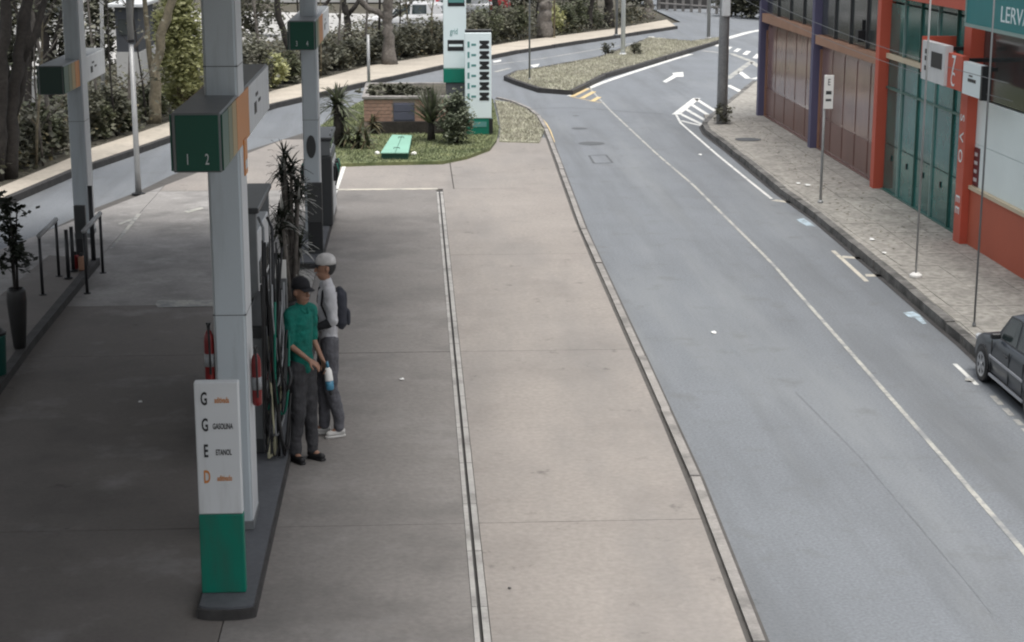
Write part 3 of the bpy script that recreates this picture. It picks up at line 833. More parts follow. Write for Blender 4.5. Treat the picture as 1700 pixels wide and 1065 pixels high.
# hoses on the street side of it
HY = P(470, 756, 0.175).y
hr = thing('hose_set', 'bundle of black, grey and cream hoses looped beside the dispenser', 'hoses', (DX1+0.1, HY, 0.15))
hcx = PY(440, 600, HY+0.2).x
MB().bbox(hcx-0.2, hcx, HY+0.16, DY0-0.06, 0.15, 1.42, 0.015).build('hose_cabinet', 'dark_panel', hr)
MB().bbox(hcx-0.19, hcx+0.012, HY+0.145, HY+0.162, 0.3, 1.3, 0.004).build('cabinet_door', 'mid_metal', hr)
def hose(px_top, px_bot, px_end, m, rr=0.012, y=None, yend=None):
    """one hanging loop: from (px, py) down to the lowest point and up again"""
    Y = y if y is not None else HY
    a = PY(*px_top, Y); b = PY(*px_bot, Y); c = PY(*px_end, yend or Y+0.12)
    pts = []
    for k in range(17):
        t = k/16
        q = a*(1-t)*(1-t) + (b*2-(a+c)*0.5)*2*t*(1-t) + c*t*t
        pts.append(q + Vector((0.022*math.sin(t*7+px_top[0]), 0.06*math.sin(t*9+px_top[1]), 0)))
    lo = min(q.z for q in pts)
    if lo < 0.175: pts = [q + Vector((0, 0, 0)) if q.z > 0.175 else Vector((q.x, q.y, 0.175)) for q in pts]
    MB().tube(pts, rr, 8).build('hose', m, hr, smooth=True)
hose((441, 560), (452, 768), (462, 640), 'hose_cream', 0.013)
hose((446, 575), (456, 760), (458, 560), 'hose_cream', 0.010)
hose((452, 600), (472, 767), (482, 650), 'rubber', 0.013)
hose((462, 560), (473, 742), (482, 620), 'rubber', 0.012)
hose((434, 500), (446, 700), (460, 500), 'hose_grey', 0.012)
hose((438, 470), (452, 660), (470, 480), 'rubber', 0.012)
hose((448, 470), (462, 640), (468, 470), 'hose_grey', 0.010)
hose((455, 500), (468, 690), (481, 520), 'sign_green', 0.012)
hose((458, 480), (468, 650), (477, 545), 'rubber', 0.011)
hose((436, 420), (447, 590), (462, 430), 'rubber', 0.011)
hose((444, 400), (455, 560), (472, 410), 'rubber', 0.011)
hose((454, 560), (464, 720), (478, 570), 'hose_grey', 0.009)
rh = random.Random(19)
for k in range(16):
    xa_ = rh.uniform(434, 456); dx_ = rh.uniform(10, 24)
    hose((xa_, rh.uniform(380, 560)), (xa_+dx_*0.6, rh.uniform(610, 765)), (xa_+dx_, rh.uniform(400, 600)), rh.choice(['rubber', 'rubber', 'rubber', 'rubber', 'hose_grey', 'dark_panel']), rh.uniform(0.006, 0.010), y=HY-rh.uniform(-0.1, 0.2))
# mast that carries the hoses
for px, m in ((437, 'mid_metal'), (452, 'dark_metal')):
    a = PY(px, 395, HY+0.08); 
    MB().tube([(a.x, a.y, 0.15), (a.x, a.y, a.z+0.1), (a.x-0.05, a.y+0.1, a.z+0.18)], 0.014, 8).build('hose_mast', m, hr, smooth=True)
for px, py, m in ((449, 660, 'sign_green'), (470, 650, 'dark_metal'), (462, 600, 'dark_metal'), (480, 630, 'dark_metal'), (447, 610, 'maroon')):
    a = PY(px, py, HY)
    MB().tube([(a.x, a.y, a.z+0.13), (a.x+0.02, a.y-0.01, a.z+0.04), (a.x+0.01, a.y-0.04, a.z-0.02), (a.x-0.02, a.y-0.06, a.z-0.1)], [0.018, 0.024, 0.016, 0.010], 8).build('nozzle', m, hr, smooth=True)
# card on its stand
ca = PY(466, 462, DY0-0.05); cz1 = PY(466, 431, DY0-0.05).z
cs = thing('card_stand', 'narrow grey stand holding a blank white card by the dispenser', 'stand', (ca.x, ca.y, 0.15))
MB().bbox(ca.x-0.062, ca.x+0.062, ca.y, ca.y+0.05, 0.15, ca.z, 0.006).build('panel', 'mid_metal', cs)
MB().bbox(ca.x-0.06, ca.x+0.06, ca.y-0.006, ca.y+0.012, ca.z+0.002, cz1, 0.003).build('card', 'paper', cs)

# --- spiky potted plant between the dispenser and the next column
def spiky(name, label, cx, cy, z0, heads, mats_, cat='plant', stem_m='bark_grey', pot=None, seed=1, group=None, el0=-0.3, el1=1.35, wf=0.055, stem_r=0.03):
    rnd = random.Random(seed)
    r = thing(name, label, cat, (cx, cy, z0), 0, group)
    zb = z0
    if pot:
        MB().lathe([(pot*0.7, 0), (pot*0.75, 0.02), (pot, 0.45), (pot*1.05, 0.5), (pot*0.95, 0.5), (pot*0.9, 0.46)], (cx, cy, z0), 20).build('pot', 'pot_black', r, smooth=True); zb = z0+0.45
    stems = MB()
    lv = {m: MB() for m in mats_}
    for hx, hy, hz, ll, nl, droop in heads:
        stems.tube([(cx+hx*0.15, cy+hy*0.15, zb-0.02), (cx+hx*0.6, cy+hy*0.6, (zb+hz)/2), (cx+hx, cy+hy, hz)], [stem_r, stem_r*0.8, stem_r*0.6], 8)
        for k in range(nl):
            az = rnd.uniform(0, 2*math.pi); el = rnd.uniform(el0, el1); L = ll*rnd.uniform(0.7, 1.1); w = L*wf*rnd.uniform(0.8, 1.3)
            d = Vector((math.cos(az)*math.cos(el), math.sin(az)*math.cos(el), math.sin(el)))
            side = Vector((-math.sin(az), math.cos(az), 0))*w
            p0 = Vector((cx+hx, cy+hy, hz+rnd.uniform(-0.15, 0.1)))
            seg = []
            for i in range(4):
                t = i/3
                q = p0+d*L*t-Vector((0, 0, droop*L*t*t*math.cos(el)))
                ww = (1-t**2)*0.9+0.1*(1-t)
                seg += [q-side*ww, q+side*ww+Vector((0, 0, w*0.3))]
            lv[rnd.choice(mats_)].add(seg, [(0, 1, 3, 2), (2, 3, 5, 4), (4, 5, 7, 6)])
    stems.build('stem', stem_m, r, smooth=True)
    for m, b in lv.items():
        if b.v: tag(b.build('leaves', m, r, fix=False), kind='stuff')
    return r
dp = PY(484, 470, DY1+1.3)
dtop = PY(484, 240, DY1+1.3).z
hd = []
rnd = random.Random(3)
for k in range(16):
    hd.append((rnd.uniform(-0.17, 0.17), rnd.uniform(-0.25, 0.25), 0.85+(dtop-1.0)*(k+0.5)/16+rnd.uniform(-0.05, 0.05), 0.27, 42, 0.5))
spiky('dracaena_plant', 'tall spiky dark leaved potted plant between dispenser and column', dp.x, dp.y, 0.15, hd, ['leaf_black', 'leaf_black', 'leaf_black', 'leaf_pale'], pot=0.13, seed=4, wf=0.07)

# --- second set of column, box and dispenser farther on the same line
c2 = P(530, 391, 0.15); C2Y = c2.y
c2x1 = PY(530, 300, C2Y).x; c2x0 = PY(506, 300, C2Y).x
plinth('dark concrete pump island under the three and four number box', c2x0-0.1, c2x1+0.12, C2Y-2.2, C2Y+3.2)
col2 = column(c2x0, c2x1, C2Y, 0.5, 'grey canopy column with dark oval badge behind the tall spiky plant')
zc = (PY(518, 262, C2Y).z+PY(518, 224, C2Y).z)/2; hh = abs(PY(518, 262, C2Y).z-PY(518, 224, C2Y).z)/2
me_ = MB().lathe([(1.0, 0), (1.0, 0.012)], L0, 24)
cxm = (c2x0+c2x1)/2
me_.v = [(cxm+v[0]*0.075, C2Y-v[2], zc+v[1]*hh) for v in me_.v]
me_.build('oval_badge', 'dark_panel', col2)
B2Y = C2Y-1.25
q0, q1, q2 = PY(479, 83, B2Y), PY(524, 83, B2Y), PY(524, 34, B2Y)
number_box(q0.x, q1.x, B2Y, B2Y+BOXL, q1.z, q2.z, '34', 'dark green number box reading three and four on the column with oval badge')
def dark_board(x0, x1, y, z1, label):
    r = thing('dark_board', label, 'board', ((x0+x1)/2, y, 0.15), 0, 'dark boards on the far islands')
    MB().bbox(x0, x1, y, y+0.07, 0.15, z1, 0.008).build('panel', 'dark_panel', r)
    MB().bbox(x0+0.015, x1-0.015, y-0.006, y+0.01, 0.2, 0.15+(z1-0.15)*0.45, 0.004).build('lower_panel', 'dark_metal', r)
    return r
yb = C2Y-1.5
dark_board(PY(510, 340, yb).x, PY(535, 340, yb).x, yb, PY(520, 303, yb).z, 'dark upright board below the oval badge on the far island')
dispenser(c2x0-0.06, c2x1+0.16, C2Y+0.9, C2Y+2.4, PY(530, 228, C2Y+0.9).z, 'dark fuel dispenser mostly hidden behind the column with oval badge')

# --- left island with column, rails, plant
c3x0, c3x1 = PY(120, 300, C2Y).x, PY(144, 300, C2Y).x
li = P(165, 425, 0.12)
lr = thing('pump_island', 'long raised island with dark kerb where the tall potted shrub stands', 'pump island', (ISL_X-0.6, 24, 0.05))
lpoly = [xy(P(-60, 700, 0.15)), xy(P(0, 640, 0.15)), xy(P(58, 560, 0.15)), xy(P(112, 494, 0.15)), xy(P(166, 428, 0.15))]
inner = offset_line(lpoly, 0.12)
outer_l = [(c3x0-0.5, lpoly[-1][1]+0.2), (ISL_X-1.15, lpoly[0][1])]
MB().prism(inner + [(inner[-1][0]-0.7, inner[-1][1]+0.3), (inner[0][0]-1.1, inner[0][1])], 0.0, 0.145).build('top_slab', 'concrete_worn_shaded', lr)
MB().prism(offset_line(lpoly, 0.115) + lpoly[::-1], 0.0, 0.155).build('dark_kerb', 'kerb_dark', lr)
column(c3x0, c3x1, C2Y, 0.5, 'grey canopy column behind the metal guard rails and potted shrub')
q0, q1, q2 = PY(64, 157, B2Y), PY(107, 157, B2Y), PY(107, 109, B2Y)
number_box(q0.x, q1.x, B2Y, B2Y+BOXL*0.85, q1.z, q2.z, '  ', 'dark number box with orange side panel near the tree trunks', dark=True)
yb = P(134, 441, 0.15).y
dark_board(PY(125, 400, yb).x, PY(144, 400, yb).x, yb, PY(134, 341, yb).z, 'dark upright board between the two metal guard rails')
# black pipe beside that column
pa = PY(155, 420, yb+0.4)
at_base(tag(MB().tube([(pa.x, pa.y, 0.05), (pa.x, pa.y, PY(155, 308, yb+0.4).z)], 0.035, 10).build('vent_pipe', 'dark_metal', smooth=True), 'black upright pipe beside the dark board between the rails', 'pipe'))
# small bottles and posts at its foot
for px, pb, pt, m in ((114, 462, 381, 'dark_metal'), (122, 450, 376, 'dark_metal')):
    a = P(px, pb, 0.15)
    pr = thing('short_post', 'short dark post at the foot of the dark board between the rails', 'post', a, 0, 'short posts')
    MB().tube([a, (a.x, a.y, ZAT(a.x, a.y, pt))], 0.028, 10).build('post', m, pr, smooth=True)
    MB().lathe([(0.06, 0), (0.06, 0.02), (0.03, 0.03)], a, 12).build('foot', m, pr)
a = P(126, 446, 0.15)
for dx, dy, m, lb in ((0, 0, 'red_paint', 'small red canister at the foot of the dark board'), (0.11, -0.1, 'beam_tan', 'small tan canister at the foot of the dark board')):
    cr_ = thing('oil_canister', lb, 'canister', (a.x+dx, a.y+dy, 0.15), 0, 'canisters')
    MB().bbox(a.x+dx-0.045, a.x+dx+0.045, a.y+dy-0.06, a.y+dy+0.06, 0.15, 0.36, 0.02).build('body', m, cr_)
    MB().lathe([(0.02, 0.2), (0.02, 0.25)], (a.x+dx, a.y+dy, 0.16), 10).build('cap', 'dark_metal', cr_)
def rail(pts_, label):
    (ax, ay), (at_x, at_y), (bx, by), zb = pts_
    a, b = P(ax, ay, zb), P(bx, by, zb)
    r = thing('guard_rail', label, 'rail', ((a.x+b.x)/2, (a.y+b.y)/2, zb), 0, 'metal guard rails')
    za = ZAT(a.x, a.y, at_y)
    for q in (a, b):
        MB().tube([(q.x, q.y, zb), (q.x, q.y, za)], 0.022, 10).build('leg', 'dark_metal', r, smooth=True)
        MB().lathe([(0.05, 0.0), (0.05, 0.012)], (q.x, q.y, zb), 12).build('base_plate', 'dark_metal', r)
    d = (b-a).normalized()*0.03
    MB().tube([(a.x-d.x, a.y-d.y, za), (b.x+d.x, b.y+d.y, za)], 0.034, 10).build('top_bar', 'galvanised', r, smooth=True)
rail(((71, 489), (67, 391), (98, 458), 0.145), 'metal guard rail standing on the raised island by the potted shrub')
rail(((145, 487), (142, 383), (171, 453), 0.05), 'metal guard rail standing on the forecourt below the dark kerb')
# potted shrub
a = P(33, 578, 0.145)
pr = thing('potted_shrub', 'leafy dark shrub in a tall black vase on the raised island', 'potted plant', a)
kz = ZAT(a.x, a.y, 478)-0.145
MB().lathe([(0.06, 0), (0.075, 0.03), (0.10, kz*0.45), (0.118, kz*0.8), (0.112, kz*0.95), (0.10, kz), (0.09, kz), (0.085, kz*0.93)], a, 24).build('pot', 'pot_black', pr, smooth=True)
ztp = ZAT(a.x, a.y, 325)
stm = MB()
for dx, dy in ((-0.03, 0.0), (0.03, 0.02), (0.0, -0.03)):
    stm.tube([(a.x+dx*0.5, a.y+dy, 0.145+kz*0.9), (a.x+dx, a.y+dy, (ztp+0.145+kz)/2), (a.x+dx*2.2, a.y+dy*2, ztp-0.15)], [0.016, 0.013, 0.007], 6)
stm.build('stem', 'bark_dark', pr, smooth=True)
def leaf_cloud(n, fn, size, rnd, aspect=0.5):
    """n folded leaves; fn gives a position for each"""
    v = []; f = []
    for k in range(n):
        p = fn(rnd)
        az = rnd.uniform(0, 6.283); el = rnd.uniform(-0.9, 0.9); s_ = size*rnd.uniform(0.6, 1.3)
        d = Vector((math.cos(az)*math.cos(el), math.sin(az)*math.cos(el), math.sin(el)))*s_
        sd = Vector((-math.sin(az), math.cos(az), rnd.uniform(-0.5, 0.5)))*s_*aspect
        b = len(v)
        v += [tuple(p), tuple(p+d*0.5+sd), tuple(p+d), tuple(p+d*0.5-sd)]
        f.append((b, b+1, b+2, b+3))
    return v, f
rr = random.Random(11)
cl = [(rr.uniform(-0.13, 0.13), rr.uniform(-0.13, 0.13), rr.uniform(0.145+kz+0.28, ztp-0.05)) for _ in range(22)]
def fn(r_):
    c = r_.choice(cl); return Vector((a.x+c[0]+r_.gauss(0, 0.045), a.y+c[1]+r_.gauss(0, 0.045), c[2]+r_.gauss(0, 0.05)))
v, f = leaf_cloud(520, fn, 0.075, rr)
mb = MB(); mb.v, mb.f = v, f
tag(mb.build('leaves', 'leaf_black', pr, fix=False), kind='stuff')
# green bin at the frame's edge
a = P(-6, 622, 0.145)
bn = thing('litter_bin', 'dark green upright bin beside the tall black vase', 'bin', a)
bz = ZAT(a.x, a.y, 552)
MB().lathe([(0.10, 0), (0.115, 0.02), (0.13, bz-0.2), (0.135, bz-0.19), (0.135, bz-0.165)], a, 20).build('body', 'pot_green', bn, smooth=True)
MB().lathe([(0.14, 0), (0.14, 0.03), (0.09, 0.07), (0.02, 0.08)], (a.x, a.y, bz-0.02), 20).build('lid', 'dark_metal', bn, smooth=True)
# lamp pole at the forecourt's far edge
a = P(230, 322, 0.04)
lp = thing('lamp_pole', 'slender grey steel pole at the forecourt edge by the side road', 'pole', a)
z1 = ZAT(a.x, a.y, 170); z2 = ZAT(a.x, a.y, 68)
MB().tube([a, (a.x, a.y, 0.5), (a.x, a.y, z2)], [0.062, 0.055, 0.045], 12).build('lower_tube', 'galvanised', lp, smooth=True)
MB().tube([(a.x, a.y, z2), (a.x, a.y, 7.0)], [0.06, 0.06], 12).build('upper_tube', 'galvanised', lp, smooth=True)
MB().lathe([(0.13, 0.0), (0.13, 0.02), (0.08, 0.03)], a, 16).build('base_flange', 'dark_metal', lp)
MB().lathe([(0.066, 0), (0.066, 0.05)], (a.x, a.y, z2-0.02), 12).build('collar', 'dark_metal', lp)
MB().tube([(a.x, a.y, 6.9), (a.x, a.y-0.4, 7.2), (a.x, a.y-1.0, 7.25)], 0.03, 8).build('arm', 'galvanised', lp, smooth=True)
MB().bbox(a.x-0.09, a.x+0.09, a.y-1.5, a.y-0.95, 7.2, 7.3, 0.03).build('lamp_head', 'galvanised', lp)

# --- canopy roof carried by the columns
cn = thing('station_canopy', 'flat white station canopy roof carried by the grey columns', 'canopy', (-3.0, 14, CTOP))
CX0, CX1, CY0, CY1 = -13.0, 0.55, -3.0, C2Y+0.56
MB().box(CX0, CX1-0.12, CY0, CY1-0.12, CTOP, CTOP+0.18).build('soffit', 'canopy_white', cn)
for k, (x0, x1, y0, y1) in enumerate(((CX1-0.118, CX1, CY0, CY1), (CX0, CX1-0.12, CY1-0.118, CY1))):
    MB().box(x0, x1, y0, y1, CTOP-0.02, CTOP+0.75).build('fascia', 'sign_green', cn)
MB().box(CX0, CX1-0.12, CY0, CY1-0.12, CTOP+0.182, CTOP+0.4).build('roof_deck', 'roof_grey', cn)

# ================================================================== bed, totem sign, kiosk
tb = P(796, 223, 0.12); TY = tb.y
def X(px, py, Y): return PY(px, py, Y).x
def Z(px, py, Y): return PY(px, py, Y).z
tot = thing('totem_sign', 'tall white and green totem sign with price board by the road corner', 'totem sign', (tb.x, TY, 0.12))
x0, x1 = X(772, 150, TY), X(816, 150, TY)
zg, zt_ = Z(796, 196, TY), Z(796, 54, TY)
bd = MB().bbox(x0, x1, TY, TY+0.16, zg, zt_, 0.01).build('price_board', 'totem_white', tot)
MB().bbox(x0+0.01, x1+0.01, TY+0.02, TY+0.2, zt_+0.002, zt_+0.07, 0.01).build('board_cap', 'dark_metal', tot)
MB().bbox(x0+0.03, x1+0.02, TY+0.01, TY+0.17, 0.12, zg-0.003, 0.01).build('board_foot', 'sign_green', tot)
MB().bbox(x1-0.06, x1+0.03, TY-0.004, TY+0.06, 0.12, zg-0.01, 0.004).build('foot_edge', 'ink_black', tot)
MB().box(x0+0.12, x1-0.12, TY+0.002, TY+0.009, 0.3, zg-0.08).build('foot_print', 'ink_teal', tot)
for k in range(6):
    ya = 67+k*17.2; yb_ = ya+13.5
    za, zb_ = Z(800, ya, TY), Z(800, yb_, TY)
    xa, xb = X(796, ya, TY), X(812, ya, TY)
    d = MB(); n_ = 0.30*(xb-xa); zm = (za+zb_)/2
    d.add([(xa, TY-0.006, zb_), (xb, TY-0.006, zb_), (xb, TY-0.006, zb_+(za-zb_)*0.3), (xb-n_, TY-0.006, zm), (xb, TY-0.006, za-(za-zb_)*0.3), (xb, TY-0.006, za), (xa, TY-0.006, za), (xa, TY-0.006, za-(za-zb_)*0.3), (xa+n_, TY-0.006, zm), (xa, TY-0.006, zb_+(za-zb_)*0.3),
           (xa, TY+0.004, zb_), (xb, TY+0.004, zb_), (xb, TY+0.004, zb_+(za-zb_)*0.3), (xb-n_, TY+0.004, zm), (xb, TY+0.004, za-(za-zb_)*0.3), (xb, TY+0.004, za), (xa, TY+0.004, za), (xa, TY+0.004, za-(za-zb_)*0.3), (xa+n_, TY+0.004, zm), (xa, TY+0.004, zb_+(za-zb_)*0.3)],
          [(0, 1, 2, 3, 8, 9), (3, 4, 5, 6, 7, 8)] + [(i, (i+1) % 10, 10+(i+1) % 10, 10+i) for i in range(10)])
    d.build('price_digits', 'ink_black', bd)
    xa = X(776, ya, TY)
    MB().box(xa, xa+0.05, TY-0.004, TY+0.004, zb_+0.03, za-0.02).build('fuel_mark', 'ink_teal', bd)
    MB().box(xa+0.09, xa+0.20, TY-0.004, TY+0.004, zm-0.025, zm+0.025).build('fuel_mark', 'ink_teal', bd)
T2 = TY+0.5
x0, x1 = X(736, 60, T2), X(774, 60, T2)
zw, zgb = Z(750, 113, T2), Z(750, 137, T2)
tw = MB().bbox(x0, x1, T2, T2+0.22, zw, 5.6, 0.012).build('tower', 'totem_white', tot)
MB().bbox(x0-0.004, x1+0.004, T2-0.004, T2+0.224, zgb, zw-0.003, 0.01).build('tower_band', 'sign_green', tot)
MB().bbox(x0+0.05, x1-0.03, T2+0.03, T2+0.19, 0.12, zgb-0.003, 0.01).build('tower_foot', 'plinth_grey', tot)
def tp(xa, xb, ya, yb_, m, name, yo=0.006):
    MB().box(X(xa, ya, T2), X(xb, ya, T2), T2-yo, T2+0.004, Z(750, yb_, T2), Z(750, ya, T2)).build(name, m, tw)
tp(743, 770, 66, 84, 'ink_black', 'black_band')
tp(745, 768, 73, 77, 'totem_white', 'band_stripe', 0.010)
tp(743, 771, -30, 10, 'ink_black', 'dark_panel', 0.006)
tp(744, 770, -28, 4, 'ink_teal', 'panel_print', 0.010)
lettering('grid', 0.20, 'ink_teal', tw, ((x0+x1)/2-0.02, T2-0.004, Z(755, 52, T2)), (1, 0, 0), sx=0.6, name='lettering')

# low brick kiosk
kz0 = P(690, 221, 0.12); KY = kz0.y
ki = thing('utility_kiosk', 'low brick utility kiosk with slate door behind the grass bed', 'kiosk', (kz0.x, KY, 0.12))
xa, xb = X(604, 180, KY), X(745, 180, KY)
ztop = Z(660, 164, KY)
KD = P(693, 140, ztop).y-KY; KD = min(max(KD, 1.2), 3.2)
MB().box(xa, xb, KY, KY+KD, 0.12, ztop).build('wall', 'mortar', ki)
MB().bbox(xa-0.04, xb+0.03, KY-0.05, KY+0.12, ztop+0.001, ztop+0.07, 0.01).build('coping', 'kerbstone', ki)
MB().bbox(xa-0.04, xa+0.12, KY+0.125, KY+KD, ztop+0.001, ztop+0.07, 0.01).build('coping', 'kerbstone', ki)
MB().bbox(xa-0.04, xb+0.03, KY+KD+0.003, KY+KD+0.14, ztop-0.1, ztop+0.07, 0.01).build('coping', 'kerbstone', ki)
MB().box(xa+0.125, xb, KY+0.125, KY+KD-0.002, ztop+0.001, ztop+0.03).build('soil_fill', 'soil', ki)
zpl = Z(660, 201, KY)
MB().bbox(X(622, 210, KY), xb+0.02, KY-0.06, KY+0.02, 0.12, zpl, 0.008).build('plinth', 'bark_dark', ki)
dxa, dxb = X(653, 180, KY), X(688, 180, KY)
dz1 = ztop-0.09
d_ = MB().bbox(dxa, dxb, KY-0.035, KY+0.01, zpl+0.004, dz1, 0.006).build('door', 'slate_door', ki)
MB().bbox(dxa+0.02, dxb-0.02, KY-0.045, KY-0.03, zpl+0.04, zpl+(dz1-zpl)*0.48, 0.004).build('panel', 'slate_door', d_)
MB().bbox(dxa+0.02, dxb-0.02, KY-0.045, KY-0.03, zpl+(dz1-zpl)*0.53, dz1-0.03, 0.004).build('panel', 'slate_door', d_)
bw, bh = 0.165, 0.085
bmesh_brick = None
nrow = int((ztop-zpl)/bh)
for rgn in ((xa, dxa-0.01), (dxb+0.01, xb)):
    for j in range(nrow):
        xx = rgn[0] - (bw/2 if j % 2 else 0)
        while xx < rgn[1]:
            q0_, q1_ = max(xx+0.006, rgn[0]), min(xx+bw-0.006, rgn[1])
            if q1_-q0_ > 0.03:
                MB().box(q0_, q1_, KY-0.014-random.uniform(0, 0.004), KY+0.002, zpl+j*bh+0.006, zpl+(j+1)*bh-0.006).build('brick', 'brick_clay', ki)
            xx += bw
# green access hatch
hz = 0.27
hp = [P(651, 223, hz), P(684, 224, hz), P(678, 253, hz), P(632, 253, hz)]
hc = sum(hp, Vector())/4
ha = thing('access_hatch', 'pale green metal access hatch lying in the grass bed', 'hatch', (hc.x, hc.y, 0.12))
mid0, mid1 = hp[0].lerp(hp[1], 0.52), hp[3].lerp(hp[2], 0.52)
ins = [hc+(p-hc)*0.97 for p in hp]
MB().prism([xy(p) for p in ins], 0.10, hz-0.022).build('frame', 'hatch_side', ha)
MB().prism([xy(p) for p in (hp[0], mid0-Vector((0.006, 0, 0)), mid1-Vector((0.006, 0, 0)), hp[3])], hz-0.02, hz).build('lid', 'hatch_green', ha)
MB().prism([xy(p) for p in (mid0+Vector((0.006, 0, 0)), hp[1], hp[2], mid1+Vector((0.006, 0, 0)))], hz-0.02, hz).build('lid', 'hatch_green', ha)
for p in (mid0.lerp(mid1, 0.2), mid0.lerp(mid1, 0.8)):
    MB().tube([(p.x-0.06, p.y, hz), (p.x-0.06, p.y, hz+0.03), (p.x+0.06, p.y, hz+0.03), (p.x+0.06, p.y, hz)], 0.008, 6).build('handle', 'dark_metal', ha)
for px, py in ((687, 257), (626, 256)):
    a = P(px, py, 0.12)
    m_ = MB(); rs = random.Random(px)
    m_.sphere((a.x, a.y, 0.15), (0.06, 0.06, 0.045), 8, 6); m_.v = [(v[0]+rs.uniform(-.01, .01), v[1]+rs.uniform(-.01, .01), v[2]+rs.uniform(-.008, .008)) for v in m_.v]
    at_base(tag(m_.build('white_stone', 'paper'), 'small white stone on the grass beside the green hatch', 'stone', 'white stones'))

# bed plants
def plant_at(px, py): return P(px, py, 0.12)
a = plant_at(562, 243)
hz_ = ZAT(a.x, a.y, 172)
spiky('cycad', 'bushy cycad with feathery fronds at the left end of the bed', a.x, a.y, 0.12, [(0, 0, hz_, 0.58, 110, 0.45), (0.05, 0.02, hz_-0.28, 0.45, 50, 0.7)], ['leaf_cycad', 'leaf_cycad', 'leaf_grey'], stem_m='bark_dark', seed=5, el0=-0.2, el1=1.4, wf=0.07, stem_r=0.13)
a = plant_at(716, 233)
hz_ = ZAT(a.x, a.y, 196)
spiky('agave_plant', 'upright fan of spiky grey green leaves in front of the kiosk', a.x, a.y, 0.12, [(0, 0, hz_, 0.82, 130, 0.12)], ['leaf_cycad', 'leaf_grey'], stem_m='bark_dark', seed=6, el0=0.55, el1=1.45, wf=0.05, stem_r=0.10)
a = plant_at(596, 246)
spiky('bromeliad', 'brownish low spiky plant beside the cycad', a.x, a.y, 0.12, [(0, 0, 0.42, 0.42, 45, 0.6), (-0.25, 0.1, 0.36, 0.38, 40, 0.6), (0.18, -0.05, 0.3, 0.34, 35, 0.5)], ['leaf_brown', 'leaf_mid', 'leaf_cycad'], stem_m='bark_dark', seed=8, wf=0.09)
a = plant_at(618, 222)
spiky('bromeliad', 'small dark spiky plant at the brick corner of the kiosk', a.x, a.y, 0.12, [(0, 0, 0.4, 0.36, 45, 0.6)], ['leaf_brown', 'leaf_dark'], stem_m='bark_dark', seed=9, wf=0.09)
def blob(name, label, cx, cy, z0, rx, ry, z1, m, n, size, seed, cat='shrub', group=None, stem='bark_dark', shell=0.55, egg=1.0):
    """shrub: stem and a crown of single leaves gathered in clumps"""
    rnd = random.Random(seed)
    r = thing(name, label, cat, (cx, cy, z0), 0, group)
    zc_, rz_ = (z0+z1)/2, (z1-z0)/2
    clumps = []
    for k in range(max(10, n//28)):
        while True:
            d = Vector((rnd.gauss(0, 1), rnd.gauss(0, 1), rnd.gauss(0, 1)))
            if d.length > 0.1: break
        d.normalize(); q = rnd.uniform(shell, 1.0)
        wdt = 1.0-(egg-1.0)*max(d.z, 0)
        clumps.append(Vector((cx+d.x*rx*q*wdt, cy+d.y*ry*q*wdt, zc_+d.z*rz_*q)))
    sg = min(rx, rz_)*0.17
    def fn_(r_):
        c = r_.choice(clumps); p = c+Vector((r_.gauss(0, sg), r_.gauss(0, sg), r_.gauss(0, sg)))
        if p.z < z0+0.02: p.z = z0+0.02+r_.random()*0.1
        return p
    v, f = leaf_cloud(n, fn_, size, rnd)
    b = MB(); b.v, b.f = v, f
    tag(b.build('crown', m, r, fix=False), kind='stuff')
    s_ = MB()
    for k in range(5):
        c = rnd.choice(clumps); s_.tube([(cx+rnd.uniform(-.05, .05), cy+rnd.uniform(-.05, .05), z0-0.02), ((cx*1.4+c.x*0.6)/2, (cy*1.4+c.y*0.6)/2, z0+(c.z-z0)*0.5), c], [0.03, 0.02, 0.008], 6)
    s_.build('stem', stem, r, smooth=True)
    return r
a = plant_at(757, 238)
blob('clipped_bush', 'rounded grey green bush in front of the totem sign', a.x, a.y, 0.12, 0.40, 0.40, ZAT(a.x, a.y, 152), 'leaf_bush', 3200, 0.07, 21, cat='bush', egg=1.3, shell=0.4)
a = P(655, 158, ztop)
blob('roof_shrub', 'dark creeping shrub growing on top of the brick kiosk', a.x, min(a.y, KY+KD*0.7), ztop, 0.95, 0.6, ztop+0.25, 'leaf_dark', 1400, 0.09, 22, cat='shrub')
# grass blades
def grass(name, label, poly, z, n, h, m, seed, cat='grass'):
    rnd = np.random.default_rng(seed)
    xs_ = [p[0] for p in poly]; ys_ = [p[1] for p in poly]
    pts = np.stack([rnd.uniform(min(xs_), max(xs_), n*3), rnd.uniform(min(ys_), max(ys_), n*3)], 1)
    ins_ = np.zeros(len(pts), bool)
    for i in range(len(poly)):
        (xa_, ya_), (xb_, yb2) = poly[i], poly[(i+1) % len(poly)]
        if ya_ == yb2: continue
        c_ = ((ya_ > pts[:, 1]) != (yb2 > pts[:, 1])) & (pts[:, 0] < (xb_-xa_)*(pts[:, 1]-ya_)/(yb2-ya_)+xa_)
        ins_ ^= c_
    pts = pts[ins_][:n]; k = len(pts)
    az = rnd.uniform(0, 6.283, k); hh_ = h*rnd.uniform(0.5, 1.4, k); w_ = 0.012+0.012*rnd.random(k)
    V = np.zeros((k, 3, 3))
    V[:, 0, :2] = pts+np.stack([np.cos(az)*w_, np.sin(az)*w_], 1); V[:, 1, :2] = pts-np.stack([np.cos(az)*w_, np.sin(az)*w_], 1)
    V[:, 2, :2] = pts+rnd.normal(0, h*0.5, (k, 2)); V[:, :2, 2] = z-0.01; V[:, 2, 2] = z+hh_
    me = bpy.data.meshes.new(name); me.from_pydata(V.reshape(-1, 3).tolist(), [], [(3*i, 3*i+1, 3*i+2) for i in range(k)])
    return tag(link(name, me, m), label, cat, kind='stuff')
grass('bed_grass', 'short green grass of the bed around the hatch', bed, 0.12, 26000, 0.04, 'grass_green', 1)
